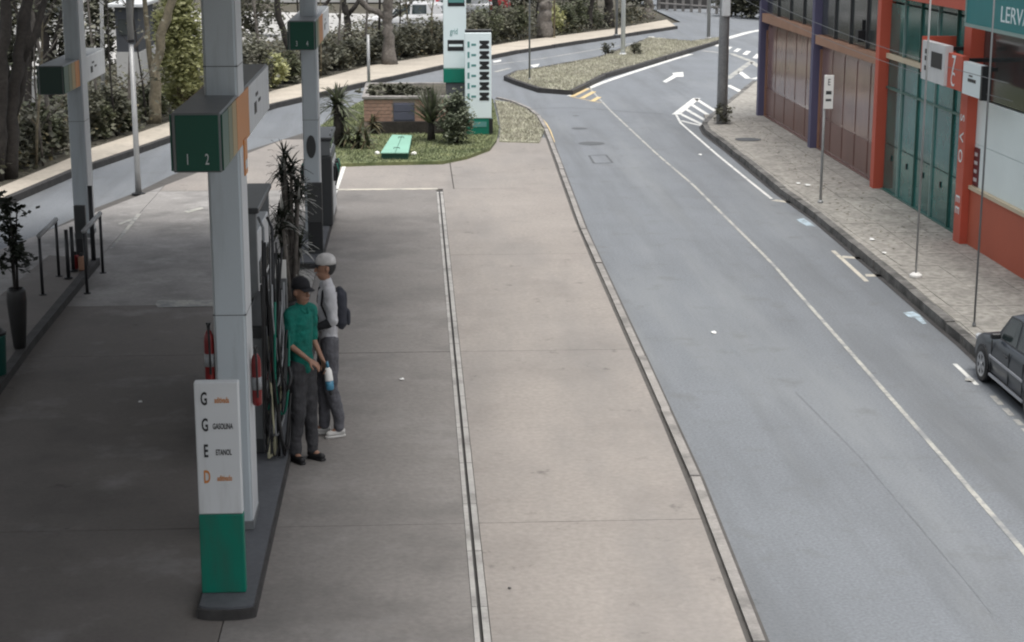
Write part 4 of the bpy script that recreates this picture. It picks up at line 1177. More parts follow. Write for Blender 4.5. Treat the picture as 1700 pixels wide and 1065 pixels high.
grass('island_grass', 'thin dry grass covering the traffic island', isl, 0.125, 26000, 0.06, 'grass_dry', 2)
grass('strip_grass', 'dry yellow grass on the strip beside the totem', PP(TIP, 0.07), 0.075, 3500, 0.05, 'grass_dry', 3)

# ================================================================== street poles and signs
def pole(name, label, px, py, top, r0, r1, m, zb=0.0, cat='pole', group=None, foot=True):
    a = P(px, py, zb)
    r = thing(name, label, cat, a, 0, group)
    MB().tube([a, (a.x, a.y, top)], [r0, r1], 12).build('shaft', m, r, smooth=True)
    if foot: MB().lathe([(r0*2.0, 0), (r0*2.0, 0.02), (r0*1.25, 0.05)], a, 14).build('foot', m, r)
    return r, a
up, a = pole('utility_pole', 'thick concrete utility pole at the pavement corner', 1198, 204, 8.5, 0.135, 0.105, 'pole_concrete', 0.125, foot=False)
zb_ = ZAT(a.x, a.y, 26)
MB().bbox(a.x-0.10, a.x+0.10, a.y-0.26, a.y-0.11, zb_, zb_+0.75, 0.02).build('meter_box', 'sign_white', up)
MB().lathe([(0.15, 0), (0.15, 0.05)], (a.x, a.y, zb_+0.1), 14).build('band', 'galvanised', up)
MB().bbox(a.x-0.9, a.x+0.9, a.y-0.16, a.y-0.08, 7.6, 7.7, 0.01).build('cross_arm', 'pole_concrete', up)
rb_ = random.Random(5)
blob('weed_tuft', 'dark weeds grown at the foot of the concrete utility pole', a.x, a.y-0.05, 0.125, 0.28, 0.25, 0.6, 'leaf_dark', 350, 0.07, 31, cat='weeds')
sp, a = pole('street_sign', 'white rectangular street sign on a slim pole by the purple pillar', 1362, 336, ZAT(*xy(P(1362, 336, 0.13)), 124), 0.025, 0.022, 'galvanised', 0.13, cat='street sign')
za, zb_ = ZAT(a.x, a.y, 180), ZAT(a.x, a.y, 124)
pw = 0.085
pl_ = MB().bbox(a.x-pw+0.06, a.x+pw+0.06, a.y-0.04, a.y-0.026, za, zb_, 0.004).build('plate', 'paper', sp)
lettering('E', 0.16, 'ink_black', pl_, (a.x+0.06, a.y-0.0405, zb_-0.13), (1, 0, 0), sx=0.7, name='letter')
MB().box(a.x+0.06-0.05, a.x+0.06+0.05, a.y-0.043, a.y-0.038, zb_-0.34, zb_-0.28).build('print', 'dark_panel', pl_)
MB().box(a.x+0.06-0.05, a.x+0.06+0.05, a.y-0.043, a.y-0.038, zb_-0.46, zb_-0.42).build('print', 'dark_panel', pl_)
p2_, a = pole('sign_pole', 'thin pale steel pole on the pavement before the green glass', 1520, 459, 5.6, 0.015, 0.013, 'galvanised', 0.13)
MB().lathe([(0.09, 0), (0.09, 0.03), (0.05, 0.06)], a, 14).build('foot_block', 'paper', p2_)
p3_, a = pole('cable_pole', 'thin dark steel pole standing on the pavement beside the parked car', 1617, 541, 5.8, 0.013, 0.012, 'mid_metal', 0.13)
# island and far poles
lm, a = pole('lamp_post', 'white lamp post standing on the dry grass traffic island', 1034, 90, 7.5, 0.085, 0.065, 'sign_white', 0.125, cat='lamp post')
MB().tube([(a.x, a.y, 7.4), (a.x-0.6, a.y-0.1, 7.8), (a.x-1.6, a.y-0.2, 7.85)], 0.04, 8).build('arm', 'sign_white', lm, smooth=True)
MB().bbox(a.x-2.2, a.x-1.5, a.y-0.32, a.y-0.08, 7.78, 7.9, 0.04).build('lamp_head', 'galvanised', lm)
for dx, dy, sz in ():
    m_ = MB(); rs = random.Random(int(sz*1000)); m_.sphere((a.x+dx, a.y+dy, 0.13+sz*0.5), (sz, sz, sz*0.75), 10, 7)
    m_.v = [(v[0]+rs.uniform(-.04, .04), v[1]+rs.uniform(-.04, .04), v[2]+rs.uniform(-.03, .03)) for v in m_.v]
    at_base(tag(m_.build('dark_rock', 'bark_dark'), 'dark rock at the foot of the white lamp post', 'rock', 'rocks by the lamp post'))
for k, (dx, dy) in enumerate(((-0.5, 0.15), (0.45, 0.2))):
    blob('weed_tuft', ('dark weed tuft left of the white lamp post foot on the island', 'dark weed tuft beside the white lamp post towards the crosswalk')[k], a.x+dx, a.y+dy, 0.125, 0.26, 0.26, 0.55, 'leaf_dark', 260, 0.08, 61+k, cat='weeds')
pole('steel_pole', 'thin grey steel pole on the far pavement behind the white lamp post', 1023, 58, 6.5, 0.06, 0.05, 'mid_metal', 0.12)
pole('steel_pole', 'thin rusty steel pole on the far pavement beside the brown trunk', 920, 62, 6.5, 0.04, 0.03, 'bark_tan', 0.12)
pole('steel_pole', 'thin grey pole standing at the tip of the traffic island', 879, 132, 5.5, 0.03, 0.02, 'mid_metal', 0.125)
pole('steel_pole', 'grey pole at the far end of the traffic island', 1176, 63, 6.5, 0.075, 0.06, 'galvanised', 0.125)
sq, a = pole('sign_post', 'bare grey sign post between the cycad and the side road', 613, 168, ZAT(*xy(P(613, 168, 0.12)), 57), 0.045, 0.04, 'galvanised', 0.12)
# railing at the end of the road
ra, rb2 = P(1094, 14, 0.05), P(1204, 22, 0.05)
rl = thing('bridge_railing', 'pale railing above dark gap at the end of the far road', 'railing', (ra.x, ra.y, 0.0))
n_ = 8
for k in range(n_+1):
    q = ra.lerp(rb2, k/n_)
    MB().bbox(q.x-0.07, q.x+0.07, q.y-0.07, q.y+0.07, 0.0, 1.15, 0.01).build('post', 'kerbstone', rl)
for zz in (0.35, 0.75, 1.1):
    MB().tube([(ra.x, ra.y-0.09, zz), (rb2.x, rb2.y-0.09, zz)], 0.05, 8).build('rail', 'kerbstone', rl)
MB().box(min(ra.x, rb2.x), max(ra.x, rb2.x), max(ra.y, rb2.y)+0.6, max(ra.y, rb2.y)+0.9, 0, 0.7).build('shadow_box', 'kerb_dark', rl)  # dark box standing in for the shadows behind the rails

# ================================================================== the shop row on the right
bld = thing('shop_building', 'two storey shop row with purple and red pillars and tinted glass', 'building', (WA[0], WA[1], 0.0))
def wpt(s_, n_, z): q = WA+U*s_+NRM*n_; return (q.x, q.y, z)
def wbox(s0, s1, n0, n1, z0, z1):
    return MB().add([wpt(s0, n0, z0), wpt(s1, n0, z0), wpt(s1, n1, z0), wpt(s0, n1, z0), wpt(s0, n0, z1), wpt(s1, n0, z1), wpt(s1, n1, z1), wpt(s0, n1, z1)],
                    [(3, 2, 1, 0), (4, 5, 6, 7), (0, 1, 5, 4), (1, 2, 6, 5), (2, 3, 7, 6), (3, 0, 4, 7)])
def SZ(px, py, n_=0.0): 
    o_ = WA+NRM*n_
    return PL(px, py, o_, U)
def S(px, py): return SZ(px, py)[0]
BT = 6.6
sp1 = (S(1256, 189), S(1273, 199)); sp2 = (S(1342, 243), S(1358, 252)); sr1 = (S(1447, 306), S(1461, 314)); sr2 = (S(1589, 396), S(1621, 424))
_n = lambda px, py, n_, w_: (SZ(px, py, n_)[0]-w_, SZ(px, py, n_)[0])
sp1 = _n(1258, 193, 0.05, 0.25); sp2 = _n(1344, 247, 0.05, 0.25); sr1 = _n(1449, 310, 0.08, 0.25); sr2 = _n(1592, 407, 0.12, 0.35)
print('bays', sp1, sp2, sr1, sr2)
SEND = sr2[1]+14
wbox(sp1[0]+0.02, SEND, -9.0, -0.30, 0.0, BT).build('core', 'house_pale', bld)
wbox(sp1[0]-0.2, SEND, -9.2, 0.12, BT+0.003, BT+0.35).build('roof', 'roof_grey', bld)
wbox(sp1[0], sp1[1], -0.20, 0.05, 0.1, BT).build('pillar', 'purple_paint', bld)
wbox(sp2[0], sp2[1], -0.20, 0.05, 0.1, BT).build('pillar', 'purple_paint', bld)
wbox(sr1[0], sr1[1], -0.20, 0.08, 0.1, BT).build('pillar', 'red_facade', bld)
wbox(sp1[1]+0.003, sp1[1]+0.05, -0.2, -0.10, 0.1, 2.3).build('jamb', 'beam_tan', bld)
wbox(sp2[1]+0.003, sp2[1]+0.05, -0.2, -0.10, 0.1, 2.3).build('jamb', 'beam_tan', bld)
# bays one and two: brown panelled doors below, tan beam, dark glass above
zb0, zb1 = SZ(1344, 61)[1], SZ(1344, 45)[1]
zc0, zc1 = SZ(1452, 105)[1], SZ(1452, 88)[1]
print('beam z', zb0, zb1, zc0, zc1)
for (s0, s1), (z0, z1), np_ in (((sp1[1]+0.055, sp2[0]-0.005), (zb0, zb1), 5), ((sp2[1]+0.055, sr1[0]-0.005), (zc0, zc1), 5)):
    wbox(s0, s1, -0.2, 0.03, z0, z1).build('beam', 'beam_tan', bld)
    wbox(s0, s1, -0.29, -0.2, 0.1, z0).build('door_backing', 'brown_rib', bld)
    w = (s1-s0)/np_
    for k in range(np_):
        d_ = wbox(s0+k*w+0.02, s0+(k+1)*w-0.02, -0.198, -0.14, 0.14, z0-0.06).build('door_panel', 'brown_door', bld)
        wbox(s0+k*w+0.05, s0+(k+1)*w-0.05, -0.142, -0.128, 0.9, z0-0.12).build('pane', 'brown_door', d_)
        wbox(s0+k*w+0.05, s0+(k+1)*w-0.05, -0.142, -0.128, 0.2, 0.84).build('pane', 'brown_rib', d_)
    wbox(s0, s1, -0.2, -0.09, 0.1, 0.138).build('sill', 'brown_rib', bld)
    ng = 4; w = (s1-s0)/ng
    for k in range(ng):
        for (q0_, q1_) in ((z1+0.02, 4.4), (4.44, BT-0.05)):
            wbox(s0+k*w+0.03, s0+(k+1)*w-0.03, -0.2, -0.1, q0_, q1_).build('window_pane', 'glass_dark', bld)
        if k: wbox(s0+k*w-0.028, s0+k*w+0.028, -0.2, -0.06, z1+0.003, BT-0.04).build('mullion', 'dark_panel', bld)
    wbox(s0, s1, -0.2, -0.07, 4.402, 4.438).build('transom', 'dark_panel', bld)
# green glass bay
s0, s1 = sr1[1]+0.005, sr2[0]-0.005
gz = SZ(1470, 93)[1]; gz2 = SZ(1470, 146)[1]
print('green', gz, gz2, s0, s1)
ng = 5; w = (s1-s0)/ng
for k in range(ng):
    for q0_, q1_ in ((0.14, 1.0), (1.015, gz2-0.02), (gz2+0.02, gz-0.06)):
        wbox(s0+k*w+0.012, s0+(k+1)*w-0.012, -0.2, -0.11, q0_, q1_).build('pane', 'glass_green', bld)
    for q0_, q1_ in ((gz+0.07, 3.6), (3.64, 5.0), (5.04, BT-0.4)):
        wbox(s0+k*w+0.02, s0+(k+1)*w-0.02, -0.2, -0.11, q0_, q1_).build('pane', 'glass_green', bld)
    if k: wbox(s0+k*w-0.012, s0+k*w+0.012, -0.2, -0.075, 0.1, BT-0.4).build('mullion', 'mullion_pale' if k in (1, 3) else 'mullion_green', bld)
    wbox(s0+(k+0.5)*w-0.02, s0+(k+0.5)*w+0.02, -0.112, -0.09, 0.72, 0.82).build('handle', 'dark_metal', bld)
wbox(s0, s1, -0.2, -0.05, gz-0.04, gz+0.05).build('transom', 'cream_trim', bld)
wbox(s0, s1, -0.2, -0.078, gz2-0.02, gz2+0.02).build('transom', 'mullion_green', bld)
wbox(s0, s1, -0.2, -0.06, 0.1, 0.138).build('sill', 'mullion_green', bld)
rz0 = SZ(1540, 3)[1]
wbox(s0+0.9, sr2[0], 0.0, 0.14, rz0, rz0+1.1).build('red_fascia', 'red_facade', bld)
wbox(sr1[1], SEND, -0.2, 0.05, BT-0.38, BT).build('parapet', 'house_pale', bld)
# red pillar with upright lettering
rp_ = wbox(sr2[0], sr2[1], -0.20, 0.12, 0.1, BT).build('pillar', 'red_facade', bld)
tdir = -U
for k, (ch, zz) in enumerate((('S', 2.10), ('V', 1.80), ('O', 1.50), ('E', 0.82), ('E', 0.64))):
    sm = sr2[0]+0.14
    lettering(ch, 0.28, 'totem_white', rp_, wpt(sm, 0.123, zz), (0, 0, -1), tuple(U), sx=1.0, name='letter')
# white wall over the orange dado, dark glass above
s0 = sr2[1]+0.005
zo = SZ(1632, 320)[1]; zw_ = SZ(1640, 172)[1]
print('dado', zo, zw_)
wbox(s0, SEND, -0.28, 0.0, 0.1, zo-0.04).build('orange_dado', 'orange_wall', bld)
wbox(s0, SEND, -0.28, 0.03, zo-0.038, zo+0.02).build('coping', 'cream_trim', bld)
nq = 6; wq = (SEND-s0)/nq
for k in range(nq):
    wbox(s0+k*wq+0.004, s0+(k+1)*wq-0.004, -0.28, -0.04, zo+0.022, (zo+zw_)/2-0.004).build('wall_panel', 'wall_white', bld)
    wbox(s0+k*wq+0.004, s0+(k+1)*wq-0.004, -0.28, -0.04, (zo+zw_)/2+0.004, zw_).build('wall_panel', 'wall_white', bld)
    wbox(s0+k*wq+0.03, s0+(k+1)*wq-0.03, -0.28, -0.08, zw_+0.03, 4.3).build('window_pane', 'glass_dark', bld)
    wbox(s0+k*wq+0.03, s0+(k+1)*wq-0.03, -0.28, -0.08, 4.34, BT-0.4).build('window_pane', 'glass_dark', bld)
    if k: wbox(s0+k*wq-0.028, s0+k*wq+0.028, -0.28, -0.05, zw_+0.003, BT-0.4).build('mullion', 'dark_panel', bld)
# poster
pa_, pz = SZ(1632, 322); pb_, _ = SZ(1651, 330)
po = thing('wall_poster', 'dark red poster with pale marks on the white wall', 'poster', wpt(pa_, 0.07, zo+0.02))
z0, z1 = zo+0.03, SZ(1640, 254)[1]
wbox(s0+0.03, s0+0.28, -0.038, -0.025, z0, z1).build('sheet', 'maroon', po)
for k in range(4):
    zz = z0+(z1-z0)*(0.12+0.22*k)
    wbox(s0+0.07, s0+0.22-0.02*(k % 2), -0.026, -0.021, zz, zz+0.055).build('print', 'sign_white', po)
# hanging signs in front of the facade
def wsign(pxs, n_, name, label, m, z_pad=0.0, thick=0.1, group=None):
    (ax_, at_), (bx_, bt_), ab_ = pxs
    o_ = WA+NRM*n_
    sa, za_ = PL(ax_, at_, o_, U); sb, zb2 = PL(bx_, bt_, o_, U)
    zl = PL((ax_+bx_)/2, ab_, o_, U)[1]
    zh = max(za_, zb2)
    r = thing(name, label, 'shop sign', wpt((sa+sb)/2, n_, zl))
    wbox(sa, sb, n_-thick, n_, zl, zh).build('face', m, r)
    return r, sa, sb, zl, zh
r, sa, sb, zl, zh = wsign(((1532, 66), (1570, 78), 137), 0.55, 'shop_sign', 'white rounded shop sign with a black square before the green glass', 'sign_white', thick=0.12)
wbox(sa+(sb-sa)*0.42, sa+(sb-sa)*0.88, 0.548, 0.556, zl+(zh-zl)*0.38, zl+(zh-zl)*0.78).build('black_square', 'ink_black', r)
for q in (0.25, 0.5, 0.68):
    wbox(sa+(sb-sa)*0.14, sa+(sb-sa)*0.28, 0.548, 0.556, zl+(zh-zl)*q, zl+(zh-zl)*(q+0.12)).build('mark', 'ink_black', r)
wbox(sa-0.06, sa-0.005, 0.0, 0.545, zl+0.1, zh+0.06).build('red_return', 'red_facade', r)
wbox((sa+sb)/2-0.03, (sa+sb)/2+0.03, -0.1, 0.428, zh-0.12, zh-0.06).build('bracket', 'dark_metal', r)
r, sa, sb, zl, zh = wsign(((1571, 86), (1598, 96), 148), 0.5, 'shop_sign', 'red shop sign with pale lettering beside the white rounded sign', 'red_facade')
lettering('7', 0.42, 'totem_white', r, wpt((sa+sb)/2, 0.504, zl+(zh-zl)*0.66), tuple(U), sx=1.0, name='numeral')
lettering('C', 0.30, 'totem_white', r, wpt((sa+sb)/2, 0.504, zl+(zh-zl)*0.25), tuple(U), sx=1.0, name='letter')
wbox((sa+sb)/2-0.03, (sa+sb)/2+0.03, -0.1, 0.398, zh-0.12, zh-0.06).build('bracket', 'dark_metal', r)
r, sa, sb, zl, zh = wsign(((1600, 101), (1629, 110), 160), 0.5, 'shop_sign', 'small white shop sign with dark print above the red pillar', 'totem_white')
wbox(sa+(sb-sa)*0.3, sa+(sb-sa)*0.75, 0.499, 0.504, zl+(zh-zl)*0.42, zl+(zh-zl)*0.52).build('print', 'ink_black', r)
wbox(sa+(sb-sa)*0.35, sa+(sb-sa)*0.55, 0.499, 0.504, zl+(zh-zl)*0.58, zl+(zh-zl)*0.63).build('print', 'dark_panel', r)
wbox(sb+0.005, sb+0.08, 0.36, 0.5, zl-0.02, zh).build('side_cap', 'dark_metal', r)
wbox((sa+sb)/2-0.03, (sa+sb)/2+0.03, 0.122, 0.398, zh-0.12, zh-0.06).build('bracket', 'dark_metal', r)
# teal banner
o_ = WA+NRM*0.45
sa, zl = PL(1604, 43, o_, U); sb = sa+4.2; zh = PL(1604, -25, o_, U)[1]
tr = thing('shop_sign', 'teal shop banner with pale lettering high on the facade', 'shop sign', wpt(sa, 0.45, zl))
wbox(sa, sb, 0.3, 0.45, zl+0.05, zh).build('face', 'teal_sign', tr)
wbox(sa-0.03, sb, 0.29, 0.47, zl, zl+0.047).build('lower_frame', 'mullion_pale', tr)
wbox(sa-0.035, sa-0.002, 0.29, 0.47, zl+0.05, zh).build('side_frame', 'mullion_pale', tr)
sl, zl2 = PL(1683, 28, o_, U)
lettering('LERVA', 0.32, 'totem_white', tr, wpt(sl+0.05, 0.453, zl2), tuple(U), sx=1.35, name='lettering')
wbox(sa+0.5, sa+0.56, -0.05, 0.29, zh-0.2, zh-0.14).build('bracket', 'dark_metal', tr)
wbox(sa+3.0, sa+3.06, 0.05, 0.29, zh-0.2, zh-0.14).build('bracket', 'dark_metal', tr)
# air unit on the dark glass
q = SZ(1427, 60)
ac = thing('wall_unit', 'small black unit on the dark glass beside the red pillar', 'unit', wpt(q[0], -0.05, q[1]))
wbox(q[0]-0.12, q[0]+0.12, -0.098, 0.06, q[1]-0.1, q[1]+0.12).build('body', 'dark_metal', ac)
wbox(q[0]-0.02, q[0]+0.02, -0.098, -0.04, q[1]+0.122, q[1]+0.32).build('conduit', 'dark_metal', ac)
# cables strung along the facade
for k, (z0, z1, n_, lb) in enumerate(((3.35, 2.95, 0.5, 'upper pale cable strung along the shop facade'), (3.05, 2.70, 0.42, 'lower pale cable strung along the shop facade'))):
    pts = []
    for i in range(21):
        t = i/20; s_ = sp1[0]+(sr2[1]-sp1[0]+3)*t
        pts.append(wpt(s_, n_, z0+(z1-z0)*t-0.35*4*t*(1-t)*0.5))
    ob = MB().tube(pts, 0.005, 6).build('facade_cable', 'mid_metal', smooth=True)
    tag(ob, lb, 'cable')
    # fixings carrying the cable
    for s_, zz in ((sp1[0]+0.1, z0), ):
        wbox(s_-0.02, s_+0.02, 0.05, n_+0.01, zz-0.02, zz+0.02).build('hook', 'dark_metal', bld)

# ================================================================== parked cars
def make_car(name, label, loc, rz, paint, W=1.32, Lc=3.9, group=None, detail=True):
    r = thing(name, label, 'car', loc, rz, group)
    hw = W/2
    def build(mb, nm, m, par=None, smooth=False, fix=True): return mb.build(nm, m, par or r, off=(0, 0, 0), smooth=smooth, fix=fix)
    ts = [0.0, 0.05, 0.16, 0.40, 0.75, 1.12, 1.6, 2.4, 3.0, 3.45, 3.72, 3.84, 3.9]
    wf = [0.74, 0.84, 0.92, 0.965, 0.99, 1, 1, 1, 1, 0.985, 0.95, 0.90, 0.82]
    bz = [0.52, 0.60, 0.67, 0.735, 0.79, 0.845, 0.87, 0.89, 0.905, 0.92, 0.92, 0.88, 0.72]
    bt = [0.36, 0.28, 0.24, 0.215, 0.2, 0.2, 0.2, 0.2, 0.2, 0.21, 0.24, 0.28, 0.38]
    mb = MB(); rings = []
    for t, w_, b_, l_ in zip(ts, wf, bz, bt):
        h = hw*w_; sec = [(0, l_), (-0.85*h, l_), (-0.97*h, l_+0.07), (-h, l_+(b_-l_)*0.42), (-0.995*h, l_+(b_-l_)*0.62), (-0.95*h, b_-0.035), (-0.87*h, b_), (-0.4*h, b_+0.028), (0, b_+0.035)]
        ring = sec + [(-x, z) for x, z in sec[-2:0:-1]]
        rings.append([(x, -t, z) for x, z in ring])
    n_ = len(rings[0])
    for ri in rings: mb.v += ri
    for i in range(len(rings)-1):
        for k in range(n_):
            mb.f.append((i*n_+k, i*n_+(k+1) % n_, (i+1)*n_+(k+1) % n_, (i+1)*n_+k))
    mb.f.append(tuple(range(n_))); mb.f.append(tuple(range((len(rings)-1)*n_, len(rings)*n_)))
    build(mb, 'body', paint, smooth=True)
    # cabin
    zr = 1.40
    base = [(-0.88*hw, -1.10, 0.83), (-0.90*hw, -1.9, 0.865), (-0.90*hw, -2.9, 0.895), (-0.84*hw, -3.62, 0.91), (0.84*hw, -3.62, 0.91), (0.90*hw, -2.9, 0.895), (0.90*hw, -1.9, 0.865), (0.88*hw, -1.10, 0.83)]
    mid = [(-0.79*hw, -1.62, zr-0.10), (-0.79*hw, -2.0, zr-0.07), (-0.79*hw, -2.9, zr-0.07), (-0.75*hw, -3.40, zr-0.12), (0.75*hw, -3.40, zr-0.12), (0.79*hw, -2.9, zr-0.07), (0.79*hw, -2.0, zr-0.07), (0.79*hw, -1.62, zr-0.10)]
    top = [(-0.62*hw, -1.82, zr-0.02), (-0.66*hw, -2.1, zr), (-0.66*hw, -2.8, zr), (-0.6*hw, -3.22, zr-0.03), (0.6*hw, -3.22, zr-0.03), (0.66*hw, -2.8, zr), (0.66*hw, -2.1, zr), (0.62*hw, -1.82, zr-0.02)]
    mb = MB(); mb.v = base+mid+top
    for a_ in (0, 8):
        for k in range(8): mb.f.append((a_+k, a_+(k+1) % 8, a_+8+(k+1) % 8, a_+8+k))
    mb.f.append(tuple(range(16, 24)))
    build(mb, 'cabin', paint)
    def pane(cs, nm, push=0.006):
        c_ = [Vector(c) for c in cs]; nn = (c_[1]-c_[0]).cross(c_[2]-c_[0]).normalized()
        ctr = sum(c_, Vector())/len(c_)
        if nn.dot(ctr-Vector((0, -2.3, 0.8))) < 0: nn = -nn
        o1 = [c+nn*push for c in c_]; o2 = [c-nn*0.02 for c in c_]; k = len(c_)
        mb = MB().add(o1+o2, [tuple(range(k)), tuple(range(2*k-1, k-1, -1))]+[(i, (i+1) % k, k+(i+1) % k, k+i) for i in range(k)])
        return build(mb, nm, 'car_glass')
    L3 = lambda a_, b_, t: tuple(a_[i]+(b_[i]-a_[i])*t for i in range(3))
    for sg in (1, -1):
        f_ = lambda p: (p[0]*sg, p[1], p[2])
        lowA, lowB, lowC, lowD = base[0], base[1], base[2], base[3]
        upA, upB, upC, upD = mid[0], mid[1], mid[2], mid[3]
        b1 = L3(lowA, upA, 0.1); b2 = L3(lowB, upB, 0.08); b3 = L3(lowC, upC, 0.08)
        t1 = L3(lowA, upA, 0.92); t2 = L3(lowB, upB, 0.93); t3 = L3(lowC, upC, 0.93)
        s1_ = L3(b1, b2, 0.22); e1 = L3(b2, b3, 0.22); te = L3(t2, t3, 0.17); ts_ = L3(t1, t2, 0.2)
        pane([f_(s1_), f_(b2), f_(t2), f_(ts_)], 'side_window'); pane([f_(L3(b2, b3, 0.004)), f_(e1), f_(te), f_(L3(t2, t3, 0.004))], 'side_window')
        pane([f_(L3(b2, b3, 0.32)), f_(L3(b2, b3, 0.97)), f_(L3(t2, t3, 0.94)), f_(L3(t2, t3, 0.27))], 'side_window')
    ws = [L3(base[0], base[7], 0.07), L3(base[0], base[7], 0.93), L3(mid[0], mid[7], 0.93), L3(mid[0], mid[7], 0.07)]
    pane([L3(ws[0], ws[3], 0.06), L3(ws[1], ws[2], 0.06), L3(ws[1], ws[2], 0.94), L3(ws[0], ws[3], 0.94)], 'windscreen')
    rw = [L3(base[3], base[4], 0.08), L3(base[3], base[4], 0.92), L3(mid[3], mid[4], 0.92), L3(mid[3], mid[4], 0.08)]
    pane([L3(rw[0], rw[3], 0.1), L3(rw[1], rw[2], 0.1), L3(rw[1], rw[2], 0.92), L3(rw[0], rw[3], 0.92)], 'rear_window')
    # wheels with arches
    for sg in (-1, 1):
        for ty in (0.74, 3.15):
            mbw = MB(); R_ = 0.335
            arc = [(ty+R_*math.cos(a_), 0.29+R_*math.sin(a_)) for a_ in [math.pi*k/14 for k in range(15)]]
            pts = [(sg*(hw+0.004), -y_, max(z_, 0.2)) for y_, z_ in arc] + [(sg*(hw-0.12), -y_, max(z_, 0.2)) for y_, z_ in arc]
            mbw.add(pts, [tuple(range(15)), tuple(range(29, 14, -1))]+[(i, i+1, 15+i+1, 15+i) for i in range(14)])
            build(mbw, 'wheel_arch', 'rubber')
            wx = sg*(hw-0.06)
            wh = build(MB().lathe([(0.20, -0.075), (0.27, -0.08), (0.29, -0.06), (0.29, 0.06), (0.27, 0.08), (0.20, 0.075)], (wx, -ty, 0.29), 28, axis='X'), 'wheel', 'rubber', smooth=True)
            rm = MB()
            rm.lathe([(0.205, sg*0.05), (0.205, sg*0.078), (0.17, sg*0.078), (0.165, sg*0.05)], (wx, -ty, 0.29), 28, axis='X')
            rm.lathe([(0.055, sg*0.05), (0.05, sg*0.085), (0.02, sg*0.09)], (wx, -ty, 0.29), 14, axis='X')
            for k in range(6):
                an = 2*math.pi*k/6+0.3
                ca_, sa_ = math.cos(an), math.sin(an)
                q = [(0.045, -0.028), (0.18, -0.036), (0.18, 0.036), (0.045, 0.028)]
                f0 = [(wx+sg*0.078, -ty+ca_*a_-sa_*b_, 0.29+sa_*a_+ca_*b_) for a_, b_ in q]; b0 = [(wx+sg*0.05, p_[1], p_[2]) for p_ in f0]
                rm.add(f0+b0, [(0, 1, 2, 3), (7, 6, 5, 4), (0, 4, 5, 1), (1, 5, 6, 2), (2, 6, 7, 3), (3, 7, 4, 0)])
            build(rm, 'rim', 'rim_silver', wh)
    for sg in (-1, 1):
        a_, b_ = sorted((sg*(hw+0.001), sg*(hw+0.016)))
        build(MB().bbox(a_, b_, -2.75, -1.12, 0.515, 0.56, 0.005), 'trim_strip', 'car_trim')
        build(MB().bbox(*sorted((sg*(hw*0.96), sg*(hw+0.008))), -2.78, -1.12, 0.2, 0.245, 0.006), 'sill_strip', 'car_trim')
        # mirror
        build(MB().bbox(*sorted((sg*(hw*0.9), sg*(hw+0.09))), -1.42, -1.34, 0.87, 0.965, 0.02), 'side_mirror', 'dark_metal')
        # lamps
        build(MB().bbox(*sorted((sg*hw*0.46, sg*hw*0.875)), -0.20, -0.02, 0.52, 0.645, 0.03), 'headlight', 'lamp_glass')
        build(MB().bbox(*sorted((sg*hw*0.5, sg*hw*0.93)), -3.895, -3.74, 0.62, 0.86, 0.02), 'tail_light', 'red_paint')
        build(MB().bbox(*sorted((sg*(hw+0.001), sg*(hw+0.03))), -2.0, -1.84, 0.70, 0.73, 0.008), 'door_handle', 'dark_metal')
        for y_ in (1.18, 2.05, 2.72):
            build(MB().box(*sorted((sg*(hw-0.012), sg*(hw+0.0025))), -y_-0.006, -y_+0.006, 0.28, 0.80), 'door_gap', 'rubber')
    build(MB().bbox(-hw*0.42, hw*0.42, -0.06, 0.012, 0.46, 0.57, 0.01), 'grille', 'rubber')
    build(MB().bbox(-hw*0.86, hw*0.86, -0.16, 0.03, 0.27, 0.44, 0.03), 'bumper', paint)
    build(MB().bbox(-hw*0.86, hw*0.86, -3.93, -3.74, 0.30, 0.50, 0.03), 'bumper', paint)
    build(MB().bbox(-0.2, 0.2, -3.936, -3.925, 0.56, 0.66, 0.003), 'number_plate', 'sign_white')
    build(MB().box(-hw*0.85, hw*0.85, -3.7, -0.1, 0.16, 0.21), 'underbody', 'rubber')
    return r
wl_ = P(1628, 632); wr_ = P(1628+1.15*60, 692)
hd_ = (wl_-wr_); hd_.z = 0; hd_.normalize()
rz = math.atan2(-hd_.x, hd_.y)
# left front wheel is at local (-(hw-0.0), -0.72)
Wc = 1.5; CS = 0.70
off = Matrix.Rotation(rz, 3, 'Z') @ Vector((-Wc/2*CS, -0.74*CS, 0))
car = make_car('parked_car', 'dark grey hatchback parked at the kerb beside the orange wall', (wl_.x-off.x, wl_.y-off.y, 0.0), rz, 'car_paint', Wc)
car.scale = (CS, CS, CS)
def far_car(px, py, rz_, paint, label):
    a_ = P(px, py, 0.06); make_car('parked_car', label, (a_.x, a_.y, 0.06), rz_, paint, 1.45, group='cars in the pale yard')
far_car(608, 56, R(75), 'paint_white_car', 'white car parked in the pale yard behind the forked black tree')
far_car(686, 36, R(82), 'paint_silver_car', 'silver car parked in the pale yard behind the grey trunk')
far_car(722, 20, R(80), 'paint_red_car', 'red car parked in the pale yard beside the totem')
far_car(668, 12, R(80), 'paint_white_car', 'white car parked at the back of the pale yard')

